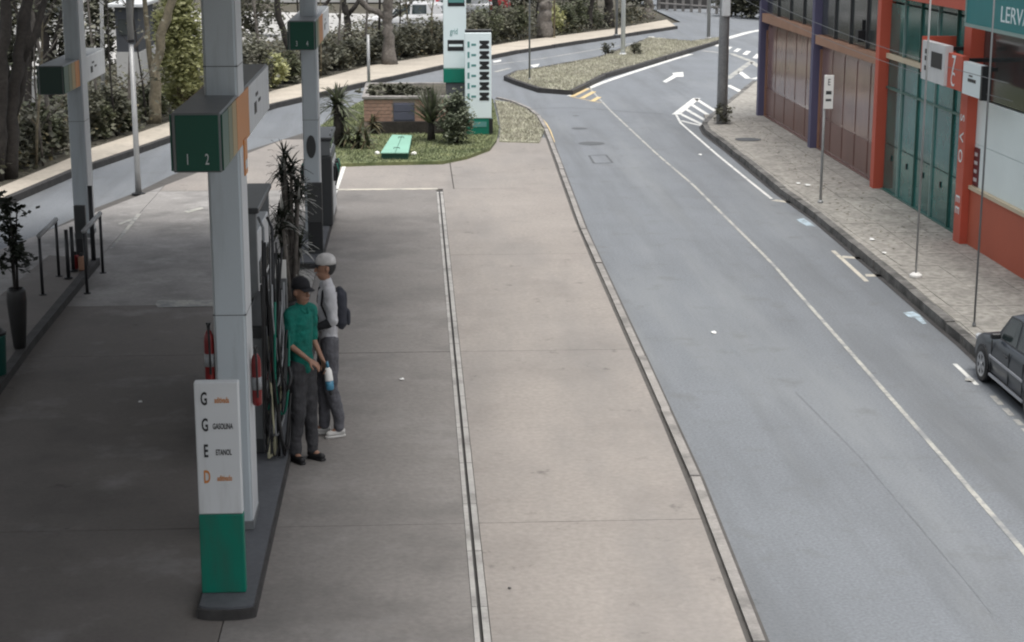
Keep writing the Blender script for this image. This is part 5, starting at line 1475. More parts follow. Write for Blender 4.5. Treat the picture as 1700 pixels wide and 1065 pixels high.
# ================================================================== people
FOLDS = bpy.data.textures.new('folds', 'CLOUDS'); FOLDS.noise_scale = 0.065; FOLDS.noise_depth = 2
def capsule(mb, p0, r0, p1, r1, n=12):
    if r0 > 0.022: r0 *= RS; r1 *= RS
    p0, p1 = Vector(p0), Vector(p1); d = (p1-p0); L = d.length; d.normalize()
    pts, rad = [], []
    for a in (0.05, 0.4, 0.75, 1.0):
        th = a*math.pi/2; pts.append(p0-d*r0*math.cos(th)); rad.append(r0*math.sin(th))
    for a in (0.33, 0.66): pts.append(p0+d*L*a); rad.append(r0+(r1-r0)*a)
    for a in (1.0, 0.75, 0.4, 0.05):
        th = a*math.pi/2; pts.append(p1+d*r1*math.cos(th)); rad.append(r1*math.sin(th))
    mb.tube(pts, rad, n)
def chain(mb, pts, n=12):
    for (p, r), (q, s_) in zip(pts, pts[1:]): capsule(mb, p, r, q, s_, n)
def remeshed(mb, name, m, parent, voxel=0.008, smooth=4):
    o = mb.build(name, m, parent, off=(0, 0, 0), smooth=True)
    rm = o.modifiers.new('remesh', 'REMESH'); rm.mode = 'VOXEL'; rm.voxel_size = voxel; rm.use_smooth_shade = True
    if smooth:
        sm = o.modifiers.new('smooth', 'SMOOTH'); sm.factor = 0.5; sm.iterations = smooth
    if name in ('shirt', 'trousers', 'bag', 'cuff'):
        dp_ = o.modifiers.new('folds', 'DISPLACE'); dp_.texture = FOLDS; dp_.strength = 0.022 if name != 'bag' else 0.012; dp_.mid_level = 0.42
    return o
def hand(mb, w, d, palm_n, k=1.0, curl=0.5, thumb_side=1):
    """palm and five bent fingers from wrist w along d"""
    d = Vector(d).normalized(); n = Vector(palm_n).normalized(); sd = d.cross(n).normalized()*thumb_side
    w = Vector(w)
    for t in (-0.025, -0.008, 0.009, 0.026):
        capsule(mb, w+sd*t*0.5*k, 0.016*k, w+d*0.085*k+sd*t*k, 0.0115*k, 8)
    for t, L in ((-0.027, 0.058), (-0.009, 0.072), (0.009, 0.078), (0.027, 0.070)):
        p = w+d*0.085*k+sd*t*k; a = curl
        for seg in (0.42, 0.32, 0.26):
            dd = (d*math.cos(a)+n*math.sin(a)).normalized(); q = p+dd*L*seg*k
            capsule(mb, p, 0.009*k, q, 0.0082*k, 8); p = q; a += curl*0.9
    p = w+d*0.02*k+sd*0.022*k
    q = p+(d*0.6+sd*0.75+n*0.3).normalized()*0.045*k; capsule(mb, p, 0.013*k, q, 0.0105*k, 8)
    capsule(mb, q, 0.0105*k, q+(d*0.9+sd*0.2+n*0.45).normalized()*0.035*k, 0.0085*k, 8)
SL = 0.72   # slight build
RS = 0.86
def person(label, loc, rz, J, cloth, k=1.0):
    """J: joint positions in metres, forward +Y; cloth: materials"""
    r = thing('person', label, 'person', loc, rz, 'people at the pump')
    J = {a: Vector((v[0]*SL, v[1]*SL, v[2])) for a, v in J.items()}
    b = MB()
    hd = J['head']; nk = J['neck']
    hx, hy = 0.072*0.92, 0.092*0.92
    b.sphere(hd+Vector((0, -0.005, 0.02)), (hx, hy, 0.105), 16, 12)
    b.sphere(hd+Vector((0, 0.018, -0.055)), (hx*0.78, hy*0.72, 0.062), 14, 10)        # jaw
    capsule(b, hd+Vector((0, 0.078, 0.015)), 0.010, hd+Vector((0, 0.094, -0.022)), 0.014, 8)   # nose
    for s_ in (-1, 1):
        b.sphere(hd+Vector((s_*(hx+0.004), -0.008, 0.0)), (0.012, 0.020, 0.030), 8, 6)     # ears
        capsule(b, hd+Vector((s_*0.012, 0.078, 0.032)), 0.010, hd+Vector((s_*0.042, 0.062, 0.032)), 0.010, 8)   # brow
    capsule(b, hd+Vector((-0.018, 0.076, -0.060)), 0.008, hd+Vector((0.018, 0.076, -0.060)), 0.008, 8)          # lips
    chain(b, [(nk, 0.05), (hd+Vector((0, 0, -0.07)), 0.045)])
    # trunk
    for z_, rx, ry in ((0.95, 0.125, 0.09), (1.04, 0.11, 0.083), (1.14, 0.11, 0.083), (1.24, 0.12, 0.09), (1.34, 0.13, 0.093)):
        c_ = J['pelvis'].lerp(nk, (z_-0.95)/(1.46-0.95)); b.sphere((c_.x, c_.y, z_), (rx*SL, ry*SL, 0.11), 16, 10)
    for s_ in 'LR':
        chain(b, [(J['sho'+s_].lerp(nk, 0.6), 0.05), (J['sho'+s_], 0.052), (J['elb'+s_], 0.036), (J['wri'+s_], 0.024)])
        chain(b, [(J['hip'+s_]+Vector((0, 0, 0.02)), 0.075), (J['kne'+s_], 0.044), (J['ank'+s_]+Vector((0, 0, 0.22)), 0.038), (J['ank'+s_], 0.032)])
        chain(b, [(J['ank'+s_], 0.034), (J['toe'+s_], 0.026)])
        d_ = (J['wri'+s_]-J['elb'+s_]).normalized(); d_ = (d_+J['hdir'+s_]*0.6).normalized()
        hand(b, J['wri'+s_], d_, J['palm'+s_], 0.92, 0.55, 1 if s_ == 'L' else -1)
    remeshed(b, 'body', 'skin_tan', r, 0.006, 2)
    # eyes, mouth
    for s_ in (-1, 1):
        e = MB().sphere(hd+Vector((s_*0.026, 0.076, 0.014)), (0.012, 0.008, 0.007), 10, 6); e.build('eye', 'ink_black', r, off=L0, smooth=True)
    MB().sphere(hd+Vector((0, 0.083, -0.060)), (0.018, 0.004, 0.0035), 10, 6).build('mouth', 'maroon', r, off=L0, smooth=True)
    h = MB(); h.sphere(hd+Vector((0, -0.024, 0.028)), (hx*1.06, hy*0.98, 0.104), 16, 12); remeshed(h, 'hair', 'ink_black', r, 0.008, 2)
    # shirt
    t = MB()
    for z_, rx, ry in ((0.90, 0.158, 0.125), (0.94, 0.155, 0.123), (0.98, 0.152, 0.122), (1.03, 0.152, 0.122), (1.08, 0.152, 0.122), (1.13, 0.154, 0.122), (1.18, 0.157, 0.124), (1.23, 0.160, 0.126), (1.28, 0.164, 0.127), (1.33, 0.168, 0.127), (1.37, 0.168, 0.125)):
        c_ = J['pelvis'].lerp(nk, max(0, (z_-0.95)/(1.46-0.95))); t.sphere((c_.x, c_.y, z_), (rx*SL, ry*SL, 0.09), 18, 12)
    for s_ in 'LR':
        se = J['sho'+s_].lerp(J['elb'+s_], 0.97) if cloth['sleeve'] == 'short' else J['elb'+s_]
        chain(t, [(J['sho'+s_].lerp(nk, 0.65), 0.062), (J['sho'+s_], 0.066), (se, 0.052)])
        if cloth['sleeve'] == 'long': chain(t, [(J['elb'+s_], 0.050), (J['elb'+s_].lerp(J['wri'+s_], 0.95), 0.034)])
    capsule(t, nk+Vector((0, 0, -0.03)), 0.062, nk+Vector((0, 0.004, 0.012)), 0.058)
    remeshed(t, 'shirt', cloth['shirt'], r, 0.009, 5)
    if cloth.get('cuff'):
        for s_ in 'LR':
            q = MB(); capsule(q, J['elb'+s_].lerp(J['wri'+s_], 0.25), 0.052, J['elb'+s_].lerp(J['wri'+s_], 0.98), 0.038); remeshed(q, 'cuff', cloth['cuff'], r, 0.009, 2)
    t = MB()
    for z_, rx, ry in ((0.86, 0.138, 0.108), (0.95, 0.136, 0.104)):
        t.sphere((J['pelvis'].x, J['pelvis'].y, z_), (rx*SL, ry*SL, 0.10), 16, 10)
    for s_ in 'LR':
        chain(t, [(J['hip'+s_], 0.104), (J['kne'+s_], 0.078), (J['ank'+s_]+Vector((0, 0.0, 0.12)), 0.066), (J['ank'+s_]+Vector((0, 0.004, 0.012)), 0.060)])
    remeshed(t, 'trousers', cloth['trousers'], r, 0.009, 5)
    q = MB()
    for k_ in range(16):
        a0, a1 = 2*math.pi*k_/16, 2*math.pi*(k_+1)/16
    # shoes
    for s_ in 'LR':
        sh = MB(); an, to = J['ank'+s_], J['toe'+s_]; fz = J['floor'+s_].z
        capsule(sh, (an.x, an.y-0.02, fz+0.052), 0.046, (an.x, an.y, fz+0.085), 0.044)
        capsule(sh, (an.x, an.y-0.02, fz+0.045), 0.042, (to.x, to.y, fz+0.038), 0.036)
        for i in range(len(sh.v)):
            v_ = sh.v[i]
            if v_[2] < fz+0.004: sh.v[i] = (v_[0], v_[1], fz+0.004)
        o = remeshed(sh, 'shoe', cloth['shoe'], r, 0.007, 2)
        so = MB(); capsule(so, (an.x, an.y-0.025, fz+0.016), 0.044, (to.x, to.y+0.005, fz+0.016), 0.040)
        so.v = [(v_[0], v_[1], fz+0.001+max(0, min(0.024, (v_[2]-fz)*0.6))) for v_ in so.v]
        so.build('sole', cloth['sole'], o, off=L0)
    # cap
    c = MB(); n_ = 20; prof = [(1.0, 0.0), (1.0, 0.03), (0.93, 0.065), (0.72, 0.095), (0.4, 0.112), (0.08, 0.117)]
    for i, (f_, z_) in enumerate(prof):
        for k_ in range(n_):
            a_ = 2*math.pi*k_/n_; c.v.append((hd.x+math.cos(a_)*hx*1.13*f_, hd.y-0.008+math.sin(a_)*hy*1.1*f_, hd.z+0.040+z_*0.85))
    for i in range(len(prof)-1):
        for k_ in range(n_): c.f.append((i*n_+k_, i*n_+(k_+1) % n_, (i+1)*n_+(k_+1) % n_, (i+1)*n_+k_))
    c.f.append(tuple((len(prof)-1)*n_+k_ for k_ in range(n_)))
    cp = c.build('cap', cloth['cap'], r, off=L0, smooth=True)
    sol = cp.modifiers.new('thick', 'SOLIDIFY'); sol.thickness = 0.004; sol.offset = 1
    v_ = MB(); fr, bk = [], []
    for k_ in range(9):
        a_ = math.pi*(0.18+0.64*k_/8)
        bk.append((hd.x+math.cos(a_)*hx*1.12, hd.y-0.008+math.sin(a_)*hy*1.08, hd.z+0.045))
        fr.append((hd.x+math.cos(a_)*hx*1.15, hd.y+0.055+math.sin(a_)*hy*1.12, hd.z+0.028))
    v_.v = bk+fr; v_.f = [(k_, k_+1, 9+k_+1, 9+k_) for k_ in range(8)]
    vo = v_.build('visor', cloth['visor'], cp, off=L0)
    sol = vo.modifiers.new('thick', 'SOLIDIFY'); sol.thickness = 0.005
    return r, J
# attendant in green
a = P(506, 764, 0.05)
fx, fy = 0.72, -0.69
J = dict(pelvis=(0, 0, 0.95), neck=(0, 0.0, 1.47), head=(0.0, 0.025, 1.605),
         shoL=(-0.185, 0, 1.415), elbL=(-0.215, -0.02, 1.14), wriL=(-0.2, 0.17, 0.955), shoR=(0.185, 0, 1.415), elbR=(0.21, -0.01, 1.14), wriR=(0.075, 0.215, 1.0),
         hipL=(-0.085, 0, 0.90), kneL=(-0.10, 0.03, 0.49), ankL=(-0.12, 0.02, 0.085), toeL=(-0.145, 0.17, 0.03), hipR=(0.085, 0, 0.90), kneR=(0.095, 0.015, 0.49), ankR=(0.10, -0.06, 0.085), toeR=(0.13, 0.09, 0.03),
         hdirL=(0, 0.6, -0.6), hdirR=(-0.5, 0.3, -0.1), palmL=(1, 0, -0.2), palmR=(-0.3, -0.4, -0.8), floorL=(0, 0, 0), floorR=(0, 0, 0))
att, Ja = person('man in green polo, dark trousers and black cap beside the fuel hoses', (a.x, a.y, 0.05), math.atan2(-fx, fy), J,
              dict(shirt='shirt_green', sleeve='short', trousers='trouser_dark', shoe='shoe_black', sole='rubber', cap='cloth_black', visor='cloth_black'))
att.scale = (1.05, 1.05, 1.05)
# shirt details: collar and placket
for s_ in (-1, 1):
    MB().tube([(s_*0.055*SL, -0.03, 1.475), (s_*0.07*SL, 0.035, 1.465), (s_*0.02*SL, 0.085, 1.415)], [0.016, 0.017, 0.010], 8).build('collar', 'shirt_green', att, off=L0, smooth=True)
# spray bottle in his left hand
RM = Matrix.Rotation(math.atan2(-fx, fy), 3, 'Z')
wl2 = RM @ (1.05*(Ja['wriL']+Vector((0.01, 0.075, -0.055)))) + Vector((a.x, a.y, 0.05))
bt_ = thing('cleaning_bottle', 'blue and white cleaning bottle held by the man in green', 'bottle', (wl2.x, wl2.y, wl2.z-0.16))
q0_ = Vector((wl2.x, wl2.y, wl2.z)); tilt = Vector((0.10, -0.12, -1)).normalized()
MB().tube([q0_+tilt*0.0, q0_+tilt*0.03, q0_+tilt*0.12, q0_+tilt*0.13], [0.02, 0.036, 0.040, 0.04], 14).build('upper_body', 'paper', bt_, smooth=True)
MB().tube([q0_+tilt*0.131, q0_+tilt*0.21, q0_+tilt*0.22], [0.04, 0.038, 0.03], 14).build('lower_body', 'plastic_blue', bt_, smooth=True)
MB().tube([q0_+tilt*0.22, q0_+tilt*0.27], [0.02, 0.014], 12).build('nozzle', 'dark_metal', bt_, smooth=True)
MB().tube([q0_-tilt*0.06, q0_], [0.012, 0.018], 10).build('neck', 'plastic_blue', bt_, smooth=True)

# visitor in white with backpack
a = P(549, 722, 0.05)
fx, fy = -0.97, -0.24
J = dict(pelvis=(0, 0, 0.97), neck=(0, -0.005, 1.49), head=(0.0, 0.02, 1.63),
         shoL=(-0.18, 0, 1.43), elbL=(-0.205, -0.03, 1.15), wriL=(-0.13, 0.18, 1.08), shoR=(0.18, 0, 1.43), elbR=(0.205, -0.02, 1.15), wriR=(0.11, 0.19, 1.1),
         hipL=(-0.085, 0, 0.92), kneL=(-0.085, 0.0, 0.49), ankL=(-0.09, -0.10, 0.085), toeL=(-0.12, 0.05, 0.03), hipR=(0.085, 0, 0.92), kneR=(0.085, 0.06, 0.50), ankR=(0.085, 0.06, 0.085), toeR=(0.12, 0.21, 0.03),
         hdirL=(0.4, 0.5, 0), hdirR=(-0.4, 0.5, 0), palmL=(0.3, -0.3, -0.8), palmR=(-0.3, -0.3, -0.8), floorL=(0, 0, 0), floorR=(0, 0, 0))
vis, Jv = person('person in white shirt, grey trousers and white cap with a dark backpack', (a.x, a.y, 0.05), math.atan2(-fx, fy), J,
              dict(shirt='shirt_white', sleeve='long', cuff='cloth_black', trousers='trouser_grey', shoe='shoe_white', sole='shoe_white', cap='cap_white', visor='cloth_black'))
vis.scale = (1.07, 1.07, 1.07)
RMv = Matrix.Rotation(math.atan2(-fx, fy), 3, 'Z')
bp = thing('backpack', 'dark navy backpack worn by the person in white', 'backpack', (a.x, a.y, 0.05), math.atan2(-fx, fy))
bp.scale = (0.85, 0.82, 1.07)
pk = MB().bbox(-0.115, 0.115, -0.235, -0.085, 1.04, 1.44, 0.055)
remeshed(pk, 'bag', 'cloth_navy', bp, 0.012, 6)
pk = MB().bbox(-0.085, 0.085, -0.275, -0.215, 1.07, 1.24, 0.03)
remeshed(pk, 'front_pocket', 'cloth_navy', bp, 0.012, 4)
for s_ in (-1, 1):
    MB().tube([(s_*0.085, -0.10, 1.42), (s_*0.095, -0.03, 1.495), (s_*0.10, 0.075, 1.42), (s_*0.115, 0.098, 1.30), (s_*0.13, 0.03, 1.16), (s_*0.105, -0.10, 1.09)], [0.016, 0.018, 0.017, 0.015, 0.012, 0.012], 8).build('strap', 'cloth_black', bp, off=L0, smooth=True)

# ================================================================== trees, shrubs, far things
def trunk_pts(px_list, base_py_z=0.1, dist=None):
    """px_list: (px, py) from foot up; all at the foot's distance"""
    b0 = P(px_list[0][0], px_list[0][1], base_py_z)
    return [b0]+[PY(a_, b_, b0.y) for a_, b_ in px_list[1:]]
def tree(label, px_list, r0, bark, leaf, top=10.0, crown_r=2.3, n=1000, size=0.28, seed=1, forks=(), lean=0.0, group='trees on the verge', zb=0.1):
    rnd = random.Random(seed)
    pts = trunk_pts(px_list, zb); b0 = pts[0]
    r = thing('verge_tree', label, 'tree', b0, 0, group)
    last = pts[-1]; prev = pts[-2]
    sl = (last-prev); sl = sl/max(sl.z, 0.3)
    up_ = Vector((last.x+sl.x*0.5*(top-last.z)*0.6, last.y+rnd.uniform(-0.4, 0.4), top*0.75)) if last.z < top*0.7 else last+Vector((0, 0, 0.6))
    path = [b0-Vector((0, 0, 0.05))]+pts[1:]+[up_]
    rad = [r0*1.35]+[r0*(1-0.35*i/len(path)) for i in range(1, len(path)-1)]+[r0*0.5]
    # jitter for an uneven stem
    fine, fr = [], []
    for i in range(len(path)-1):
        for k in range(4):
            t = k/4; q = path[i].lerp(path[i+1], t); j = 0 if (i == 0 and k == 0) else r0*0.25
            fine.append(q+Vector((rnd.uniform(-j, j), rnd.uniform(-j, j), 0))); fr.append((rad[i]+(rad[i+1]-rad[i])*t)*rnd.uniform(0.92, 1.08))
    fine.append(path[-1]); fr.append(rad[-1])
    MB().tube(fine, fr, 12).build('trunk', bark, r, smooth=True)
    tips = []
    for (fi, pxs) in forks:
        q0 = PY(*fi, b0.y); qs = [PY(a_, b_, b0.y+rnd.uniform(-0.2, 0.2)) for a_, b_ in pxs]
        dirn = (qs[-1]-(qs[-2] if len(qs) > 1 else q0)); dirn = dirn/max(dirn.length, 0.01)
        ext = qs[-1]+dirn*1.2+Vector((0, 0, 1.2))
        chn = [q0]+qs+[ext]
        MB().tube(chn, [r0*0.62*(1-0.6*i/len(chn)) for i in range(len(chn))], 10).build('limb', bark, r, smooth=True); tips.append(ext)
    for k in range(4):
        az = rnd.uniform(0, 6.28); e = up_+Vector((math.cos(az)*crown_r*0.6, math.sin(az)*crown_r*0.6, rnd.uniform(0.4, 1.6)))
        MB().tube([up_-Vector((0, 0, 0.5)), up_.lerp(e, 0.5)+Vector((0, 0, 0.2)), e], [r0*0.45, r0*0.3, r0*0.12], 8).build('limb', bark, r, smooth=True); tips.append(e)
    cl_ = []
    for k in range(26):
        d = Vector((rnd.gauss(0, 1), rnd.gauss(0, 1), rnd.gauss(0, 0.6))); d.normalize(); q = rnd.uniform(0.35, 1)
        cl_.append(Vector((up_.x, up_.y, top+0.4))+Vector((d.x*crown_r*q, d.y*crown_r*q, d.z*crown_r*0.7*q)))
    cl_ += tips
    v, f = leaf_cloud(n, lambda r_: r_.choice(cl_)+Vector((r_.gauss(0, 0.32), r_.gauss(0, 0.32), r_.gauss(0, 0.28))), size, rnd)
    b = MB(); b.v, b.f = v, f
    tag(b.build('crown', leaf, r, fix=False), kind='stuff')
    return r
tree('dark multi stemmed tree at the pavement edge left of the orange box', [(14, 296), (20, 190), (32, 90), (46, 0)], 0.14, 'bark_dark', 'leaf_dark', seed=1, forks=(((22, 180), [(8, 110), (-6, 30)]), ((30, 110), [(58, 60), (74, 0)]), ((20, 200), [(36, 150), (44, 70), (48, 0)])))
tree('slender dark tree behind the multi stemmed one', [(46, 214), (47, 130), (50, 60), (62, 0)], 0.085, 'bark_dark', 'leaf_dark', seed=2, n=900, zb=0.08, forks=(((48, 110), [(66, 50), (92, 0)]), ((49, 90), [(30, 30), (22, 0)])))
tree('dark leaning tree at the left end of the verge', [(-8, 300), (0, 200), (4, 90), (12, 0)], 0.13, 'bark_dark', 'leaf_dark', seed=3, n=900)
tree('brown trunked tree behind the number box with orange side', [(82, 196), (80, 120), (72, 50), (66, 0)], 0.12, 'bark_dark', 'leaf_dark', seed=4, zb=0.08, forks=(((80, 110), [(96, 50), (108, 0)]),))
tree('tan barked tree with split trunk beside the lime bamboo clump', [(256, 204), (258, 120), (268, 60), (284, 0)], 0.13, 'bark_tan', 'leaf_mid', seed=5, forks=(((257, 150), [(248, 90), (240, 0)]),))
tree('curving dark tree behind the three and four number box', [(492, 128), (482, 82), (466, 40), (459, 0)], 0.12, 'bark_dark', 'leaf_dark', seed=6, forks=(((480, 76), [(505, 40), (540, 8), (560, -20)]),))
tree('black forked tree in front of the pale yard', [(578, 72), (577, 40), (575, 18), (570, 0)], 0.16, 'bark_dark', 'leaf_dark', seed=7, zb=0.08, forks=(((576, 26), [(590, 10), (600, -8)]), ((600, 4), [(612, 16), (630, 22), (640, 34)])))
tree('large grey trunked tree rising from the far pavement edge', [(648, 106), (645, 60), (643, 30), (645, 0)], 0.20, 'bark_grey', 'leaf_dark', seed=8, zb=0.12, forks=(((641, 30), [(628, 20), (612, 14), (600, 0)]),))
tree('thin dark tree leaning beside the silver car', [(690, 44), (694, 26), (699, 12), (703, 0)], 0.12, 'bark_dark', 'leaf_dark', seed=9, zb=0.08)
tree('thick brown trunk on the verge beside the rusty pole', [(905, 62), (906, 30), (906, 10), (904, 0)], 0.30, 'bark_grey', 'leaf_mid', seed=10)
tree('thick brown trunk near the far railing', [(1077, 30), (1076, 14), (1077, 0)], 0.27, 'bark_grey', 'leaf_mid', seed=11)
tree('dark trunk among the shrubs behind the totem', [(826, 60), (824, 25), (820, 0)], 0.16, 'bark_dark', 'leaf_dark', seed=12)
tree('dark trunk behind the thin pole of the far pavement', [(1012, 44), (1011, 20), (1009, 0)], 0.22, 'bark_dark', 'leaf_dark', seed=13)
tree('dark trunk between the shrubs of the far verge', [(978, 48), (980, 20), (984, 0)], 0.13, 'bark_dark', 'leaf_mid', seed=14)

# lime bamboo clump
a = P(302, 190, 0.1)
blob('bamboo_clump', 'tall lime green bamboo clump behind the far pavement', a.x, a.y, 0.1, 0.60, 0.6, ZAT(a.x, a.y, -45), 'leaf_lime', 9000, 0.12, 41, cat='bamboo', stem='bark_tan', shell=0.35, egg=1.25)
shr = [(8, 288, 55, 225, 'leaf_dark'), (40, 282, 55, 214, 'leaf_dark'), (66, 272, 60, 180, 'leaf_dark'), (92, 262, 60, 160, 'leaf_mid'), (104, 256, 50, 190, 'leaf_dark'), (160, 236, 55, 128, 'leaf_dark'), (182, 230, 55, 160, 'leaf_mid'), (206, 224, 50, 140, 'leaf_dark'), (222, 217, 40, 170, 'leaf_mid'), (268, 202, 46, 150, 'leaf_mid'), (330, 186, 50, 120, 'leaf_mid'), (396, 164, 60, 100, 'leaf_dark'),
       (424, 160, 52, 78, 'leaf_grey'), (446, 154, 60, 62, 'leaf_dark'), (472, 146, 44, 88, 'leaf_lime'), (494, 138, 50, 84, 'leaf_mid'), (548, 124, 50, 60, 'leaf_grey'), (572, 116, 60, 70, 'leaf_dark'), (600, 110, 56, 66, 'leaf_dark'), (628, 106, 50, 64, 'leaf_dark'), (668, 98, 56, 46, 'leaf_dark'), (694, 94, 60, 42, 'leaf_dark'), (722, 90, 60, 30, 'leaf_dark'), (745, 88, 50, 30, 'leaf_dark'),
       (806, 76, 40, 20, 'leaf_dark'), (826, 72, 54, 14, 'leaf_mid'), (850, 68, 50, 6, 'leaf_dark'), (876, 65, 46, 10, 'leaf_mid'), (934, 57, 40, 8, 'leaf_lime'), (950, 54, 44, 4, 'leaf_mid'), (974, 50, 44, 0, 'leaf_mid'), (998, 47, 40, 2, 'leaf_mid'), (1048, 37, 40, 12, 'leaf_dark'), (1062, 33, 34, 14, 'leaf_dark')]
nm = {'leaf_dark': ('dark leafed shrub', 'dark_shrub'), 'leaf_mid': ('mid green shrub', 'green_shrub'), 'leaf_grey': ('greyish shrub', 'grey_shrub'), 'leaf_lime': ('pale lime shrub', 'lime_shrub')}
def near_of(px):
    for lim, s_ in ((115, 'among the dark trunks behind the far pavement'), (240, 'behind the slender lamp pole'), (345, 'beside the bamboo clump'), (515, 'between the two number boxes on the far verge'), (660, 'below the pale yard'), (760, 'behind the tall totem'), (900, 'left of the thick brown trunk with rusty pole'), (1010, 'right of the rusty pole'), (2000, 'near the far railing')):
        if px < lim: return s_
_cls = {}
for k, (px, py, wpx, tpy, m) in enumerate(shr):
    q_ = P(px, py, 0.1); _cls.setdefault((m, near_of(px)), []).append((-ZAT(q_.x, q_.y, tpy), k))
_adj = {}
for l_ in _cls.values():
    l_.sort(); w_ = {1: [''], 2: ['taller ', 'lower '], 3: ['tallest ', 'middle height ', 'lowest '], 4: ['tallest ', 'second tallest ', 'second lowest ', 'lowest ']}[len(l_)]
    for (h_, k), a_ in zip(l_, w_): _adj[k] = a_
for k, (px, py, wpx, tpy, m) in enumerate(shr):
    a = P(px, py, 0.1); rx = (PY(px+wpx/2, py, a.y)-a).length
    a = a+Vector((fnor.x, fnor.y, 0))*rx*0.85
    z1 = ZAT(a.x, a.y, tpy)
    blob(nm[m][1], _adj[k]+nm[m][0]+' '+near_of(px), a.x, a.y, 0.08, rx*1.05, rx*1.05, max(z1, 0.5), m, int(900+300*rx), 0.115, 100+k, group=nm[m][1]+' '+near_of(px))
# taller hedge trees at the back that close the view
for k, (px, py, wpx, tpy, m) in enumerate([(1214, 25, 50, -40, 'leaf_dark'), (1246, 28, 50, -40, 'leaf_dark'), (1275, 30, 60, -40, 'leaf_dark'), (1120, 8, 60, -40, 'leaf_mid'), (1170, 10, 60, -40, 'leaf_dark'), (1060, 6, 60, -40, 'leaf_dark'), (960, 8, 90, -40, 'leaf_dark'), (860, 14, 90, -40, 'leaf_dark'), (420, 60, 90, -40, 'leaf_dark'), (170, 120, 60, -40, 'leaf_dark'), (100, 140, 80, -40, 'leaf_dark'), (20, 150, 90, -40, 'leaf_dark'), (275, 90, 60, -40, 'leaf_dark')]):
    a = P(px, py, 0.05); rx = (PY(px+wpx/2, py, a.y)-a).length
    lab = {1214: 'tall dark bush right of the utility pole beyond the road', 1246: 'tall dark bush beyond the road beside the purple pillar', 1275: 'tall dark bush hidden beyond the purple pillar', 1120: 'tall green bush behind the far railing', 1170: 'tall dark bush behind the far railing', 1060: 'tall dark bush behind the thick trunk near the railing', 960: 'tall dark bush far behind the lime shrub', 860: 'tall dark bush far behind the totem shrubs', 420: 'tall dark bush in the yard right of the tall column', 170: 'tall dark bush behind the left column', 100: 'tall dark bush behind the orange sided box', 20: 'tall dark bush behind the multi stemmed tree', 275: 'tall dark bush behind the bamboo clump'}[px]
    blob('tall_bush', lab, a.x, a.y, 0.02, rx, rx*0.8, ZAT(a.x, a.y, tpy), m, int(1500+250*rx), 0.17, 200+k, cat='bush')

# low creeping cover on the verge
def cover(label, l0, l1, n, m, seed, hmax, size=0.1, z=0.1):
    rnd = random.Random(seed); segs = list(zip(l0, l0[1:], l1, l1[1:]))
    def fnc(r_):
        a0, b0, a1, b1 = r_.choices(segs, weights=wts)[0]
        t, s_ = r_.random(), r_.random()
        p = Vector(a0).lerp(Vector(b0), t).lerp(Vector(a1).lerp(Vector(b1), t), s_)
        h = hmax*(0.5+0.5*math.sin(p.x*1.7+math.sin(p.y*0.9)*2)*math.sin(p.y*1.3+p.x*0.4))
        return Vector((p.x, p.y, z+r_.random()*max(0.06, h)))
    wts = [math.dist(a, b) for a, b in zip(l0, l0[1:])]
    v, f = leaf_cloud(n, fnc, size, rnd)
    b = MB(); b.v, b.f = v, f
    tag(b.build('ground_cover', m, fix=False), label, 'ground cover', kind='stuff')
cover('dark creeping plants covering the verge behind the far pavement', offset_line(ft, 0.08), offset_line(ft, 8.5), 26000, 'leaf_dark', 5, 1.0, 0.12)
cover('grey green weeds mixed into the verge cover', offset_line(ft, 0.3), offset_line(ft, 8.0), 15000, 'leaf_grey', 6, 1.3, 0.11)
cover('brownish dry stems and leaves mixed into the verge cover', offset_line(ft, 0.2), offset_line(ft, 7.0), 9000, 'leaf_brown', 7, 0.9, 0.11)
# thin saplings standing in the verge
rs_ = random.Random(23)
for k, px in enumerate((26, 62, 72, 88, 168, 192, 208, 244, 312, 408, 436, 502, 532, 560, 608, 626, 664, 684, 712, 812, 842, 868, 888, 930, 958, 992, 1040)):
    t_ = np.interp(px, [a_[0] for a_ in FT], [a_[1] for a_ in FT]); b0 = P(px, t_-rs_.uniform(3, 16), 0.1)
    sp_ = thing('sapling', 'thin bare sapling '+near_of(px), 'sapling', b0, 0, 'saplings '+near_of(px))
    ln = rs_.uniform(-0.10, 0.12); h_ = rs_.uniform(3.5, 5.5); r_0 = rs_.uniform(0.022, 0.055)
    pth = [Vector((b0.x+ln*h_*q+rs_.uniform(-.04, .04), b0.y+rs_.uniform(-.05, .05), 0.05+h_*q)) for q in (0, 0.2, 0.4, 0.6, 0.8, 1.0)]
    bk_ = rs_.choice(['bark_dark', 'bark_dark', 'bark_grey', 'bark_tan'])
    tw = MB().tube(pth, [r_0*(1-0.12*i) for i in range(6)], 8); tips_ = []
    for j in range(9):
        q = pth[rs_.randint(1, 5)]; az = rs_.uniform(0, 6.28); L_ = rs_.uniform(0.4, 1.0)
        e_ = q+Vector((math.cos(az)*L_*0.7, math.sin(az)*L_*0.5, L_*0.7)); tw.tube([q, q.lerp(e_, 0.5)+Vector((0, 0, -0.05)), e_], [r_0*0.4, r_0*0.28, r_0*0.12], 6); tips_.append(e_)
    tw.build('stem', bk_, sp_, smooth=True)
    v, f = leaf_cloud(140, lambda r_: r_.choice(tips_)+Vector((r_.gauss(0, .14), r_.gauss(0, .14), r_.gauss(0, .16))), 0.11, rs_)
    b = MB(); b.v, b.f = v, f
    tag(b.build('leaves', rs_.choice(['leaf_mid', 'leaf_grey', 'leaf_dark']), sp_, fix=False), kind='stuff')
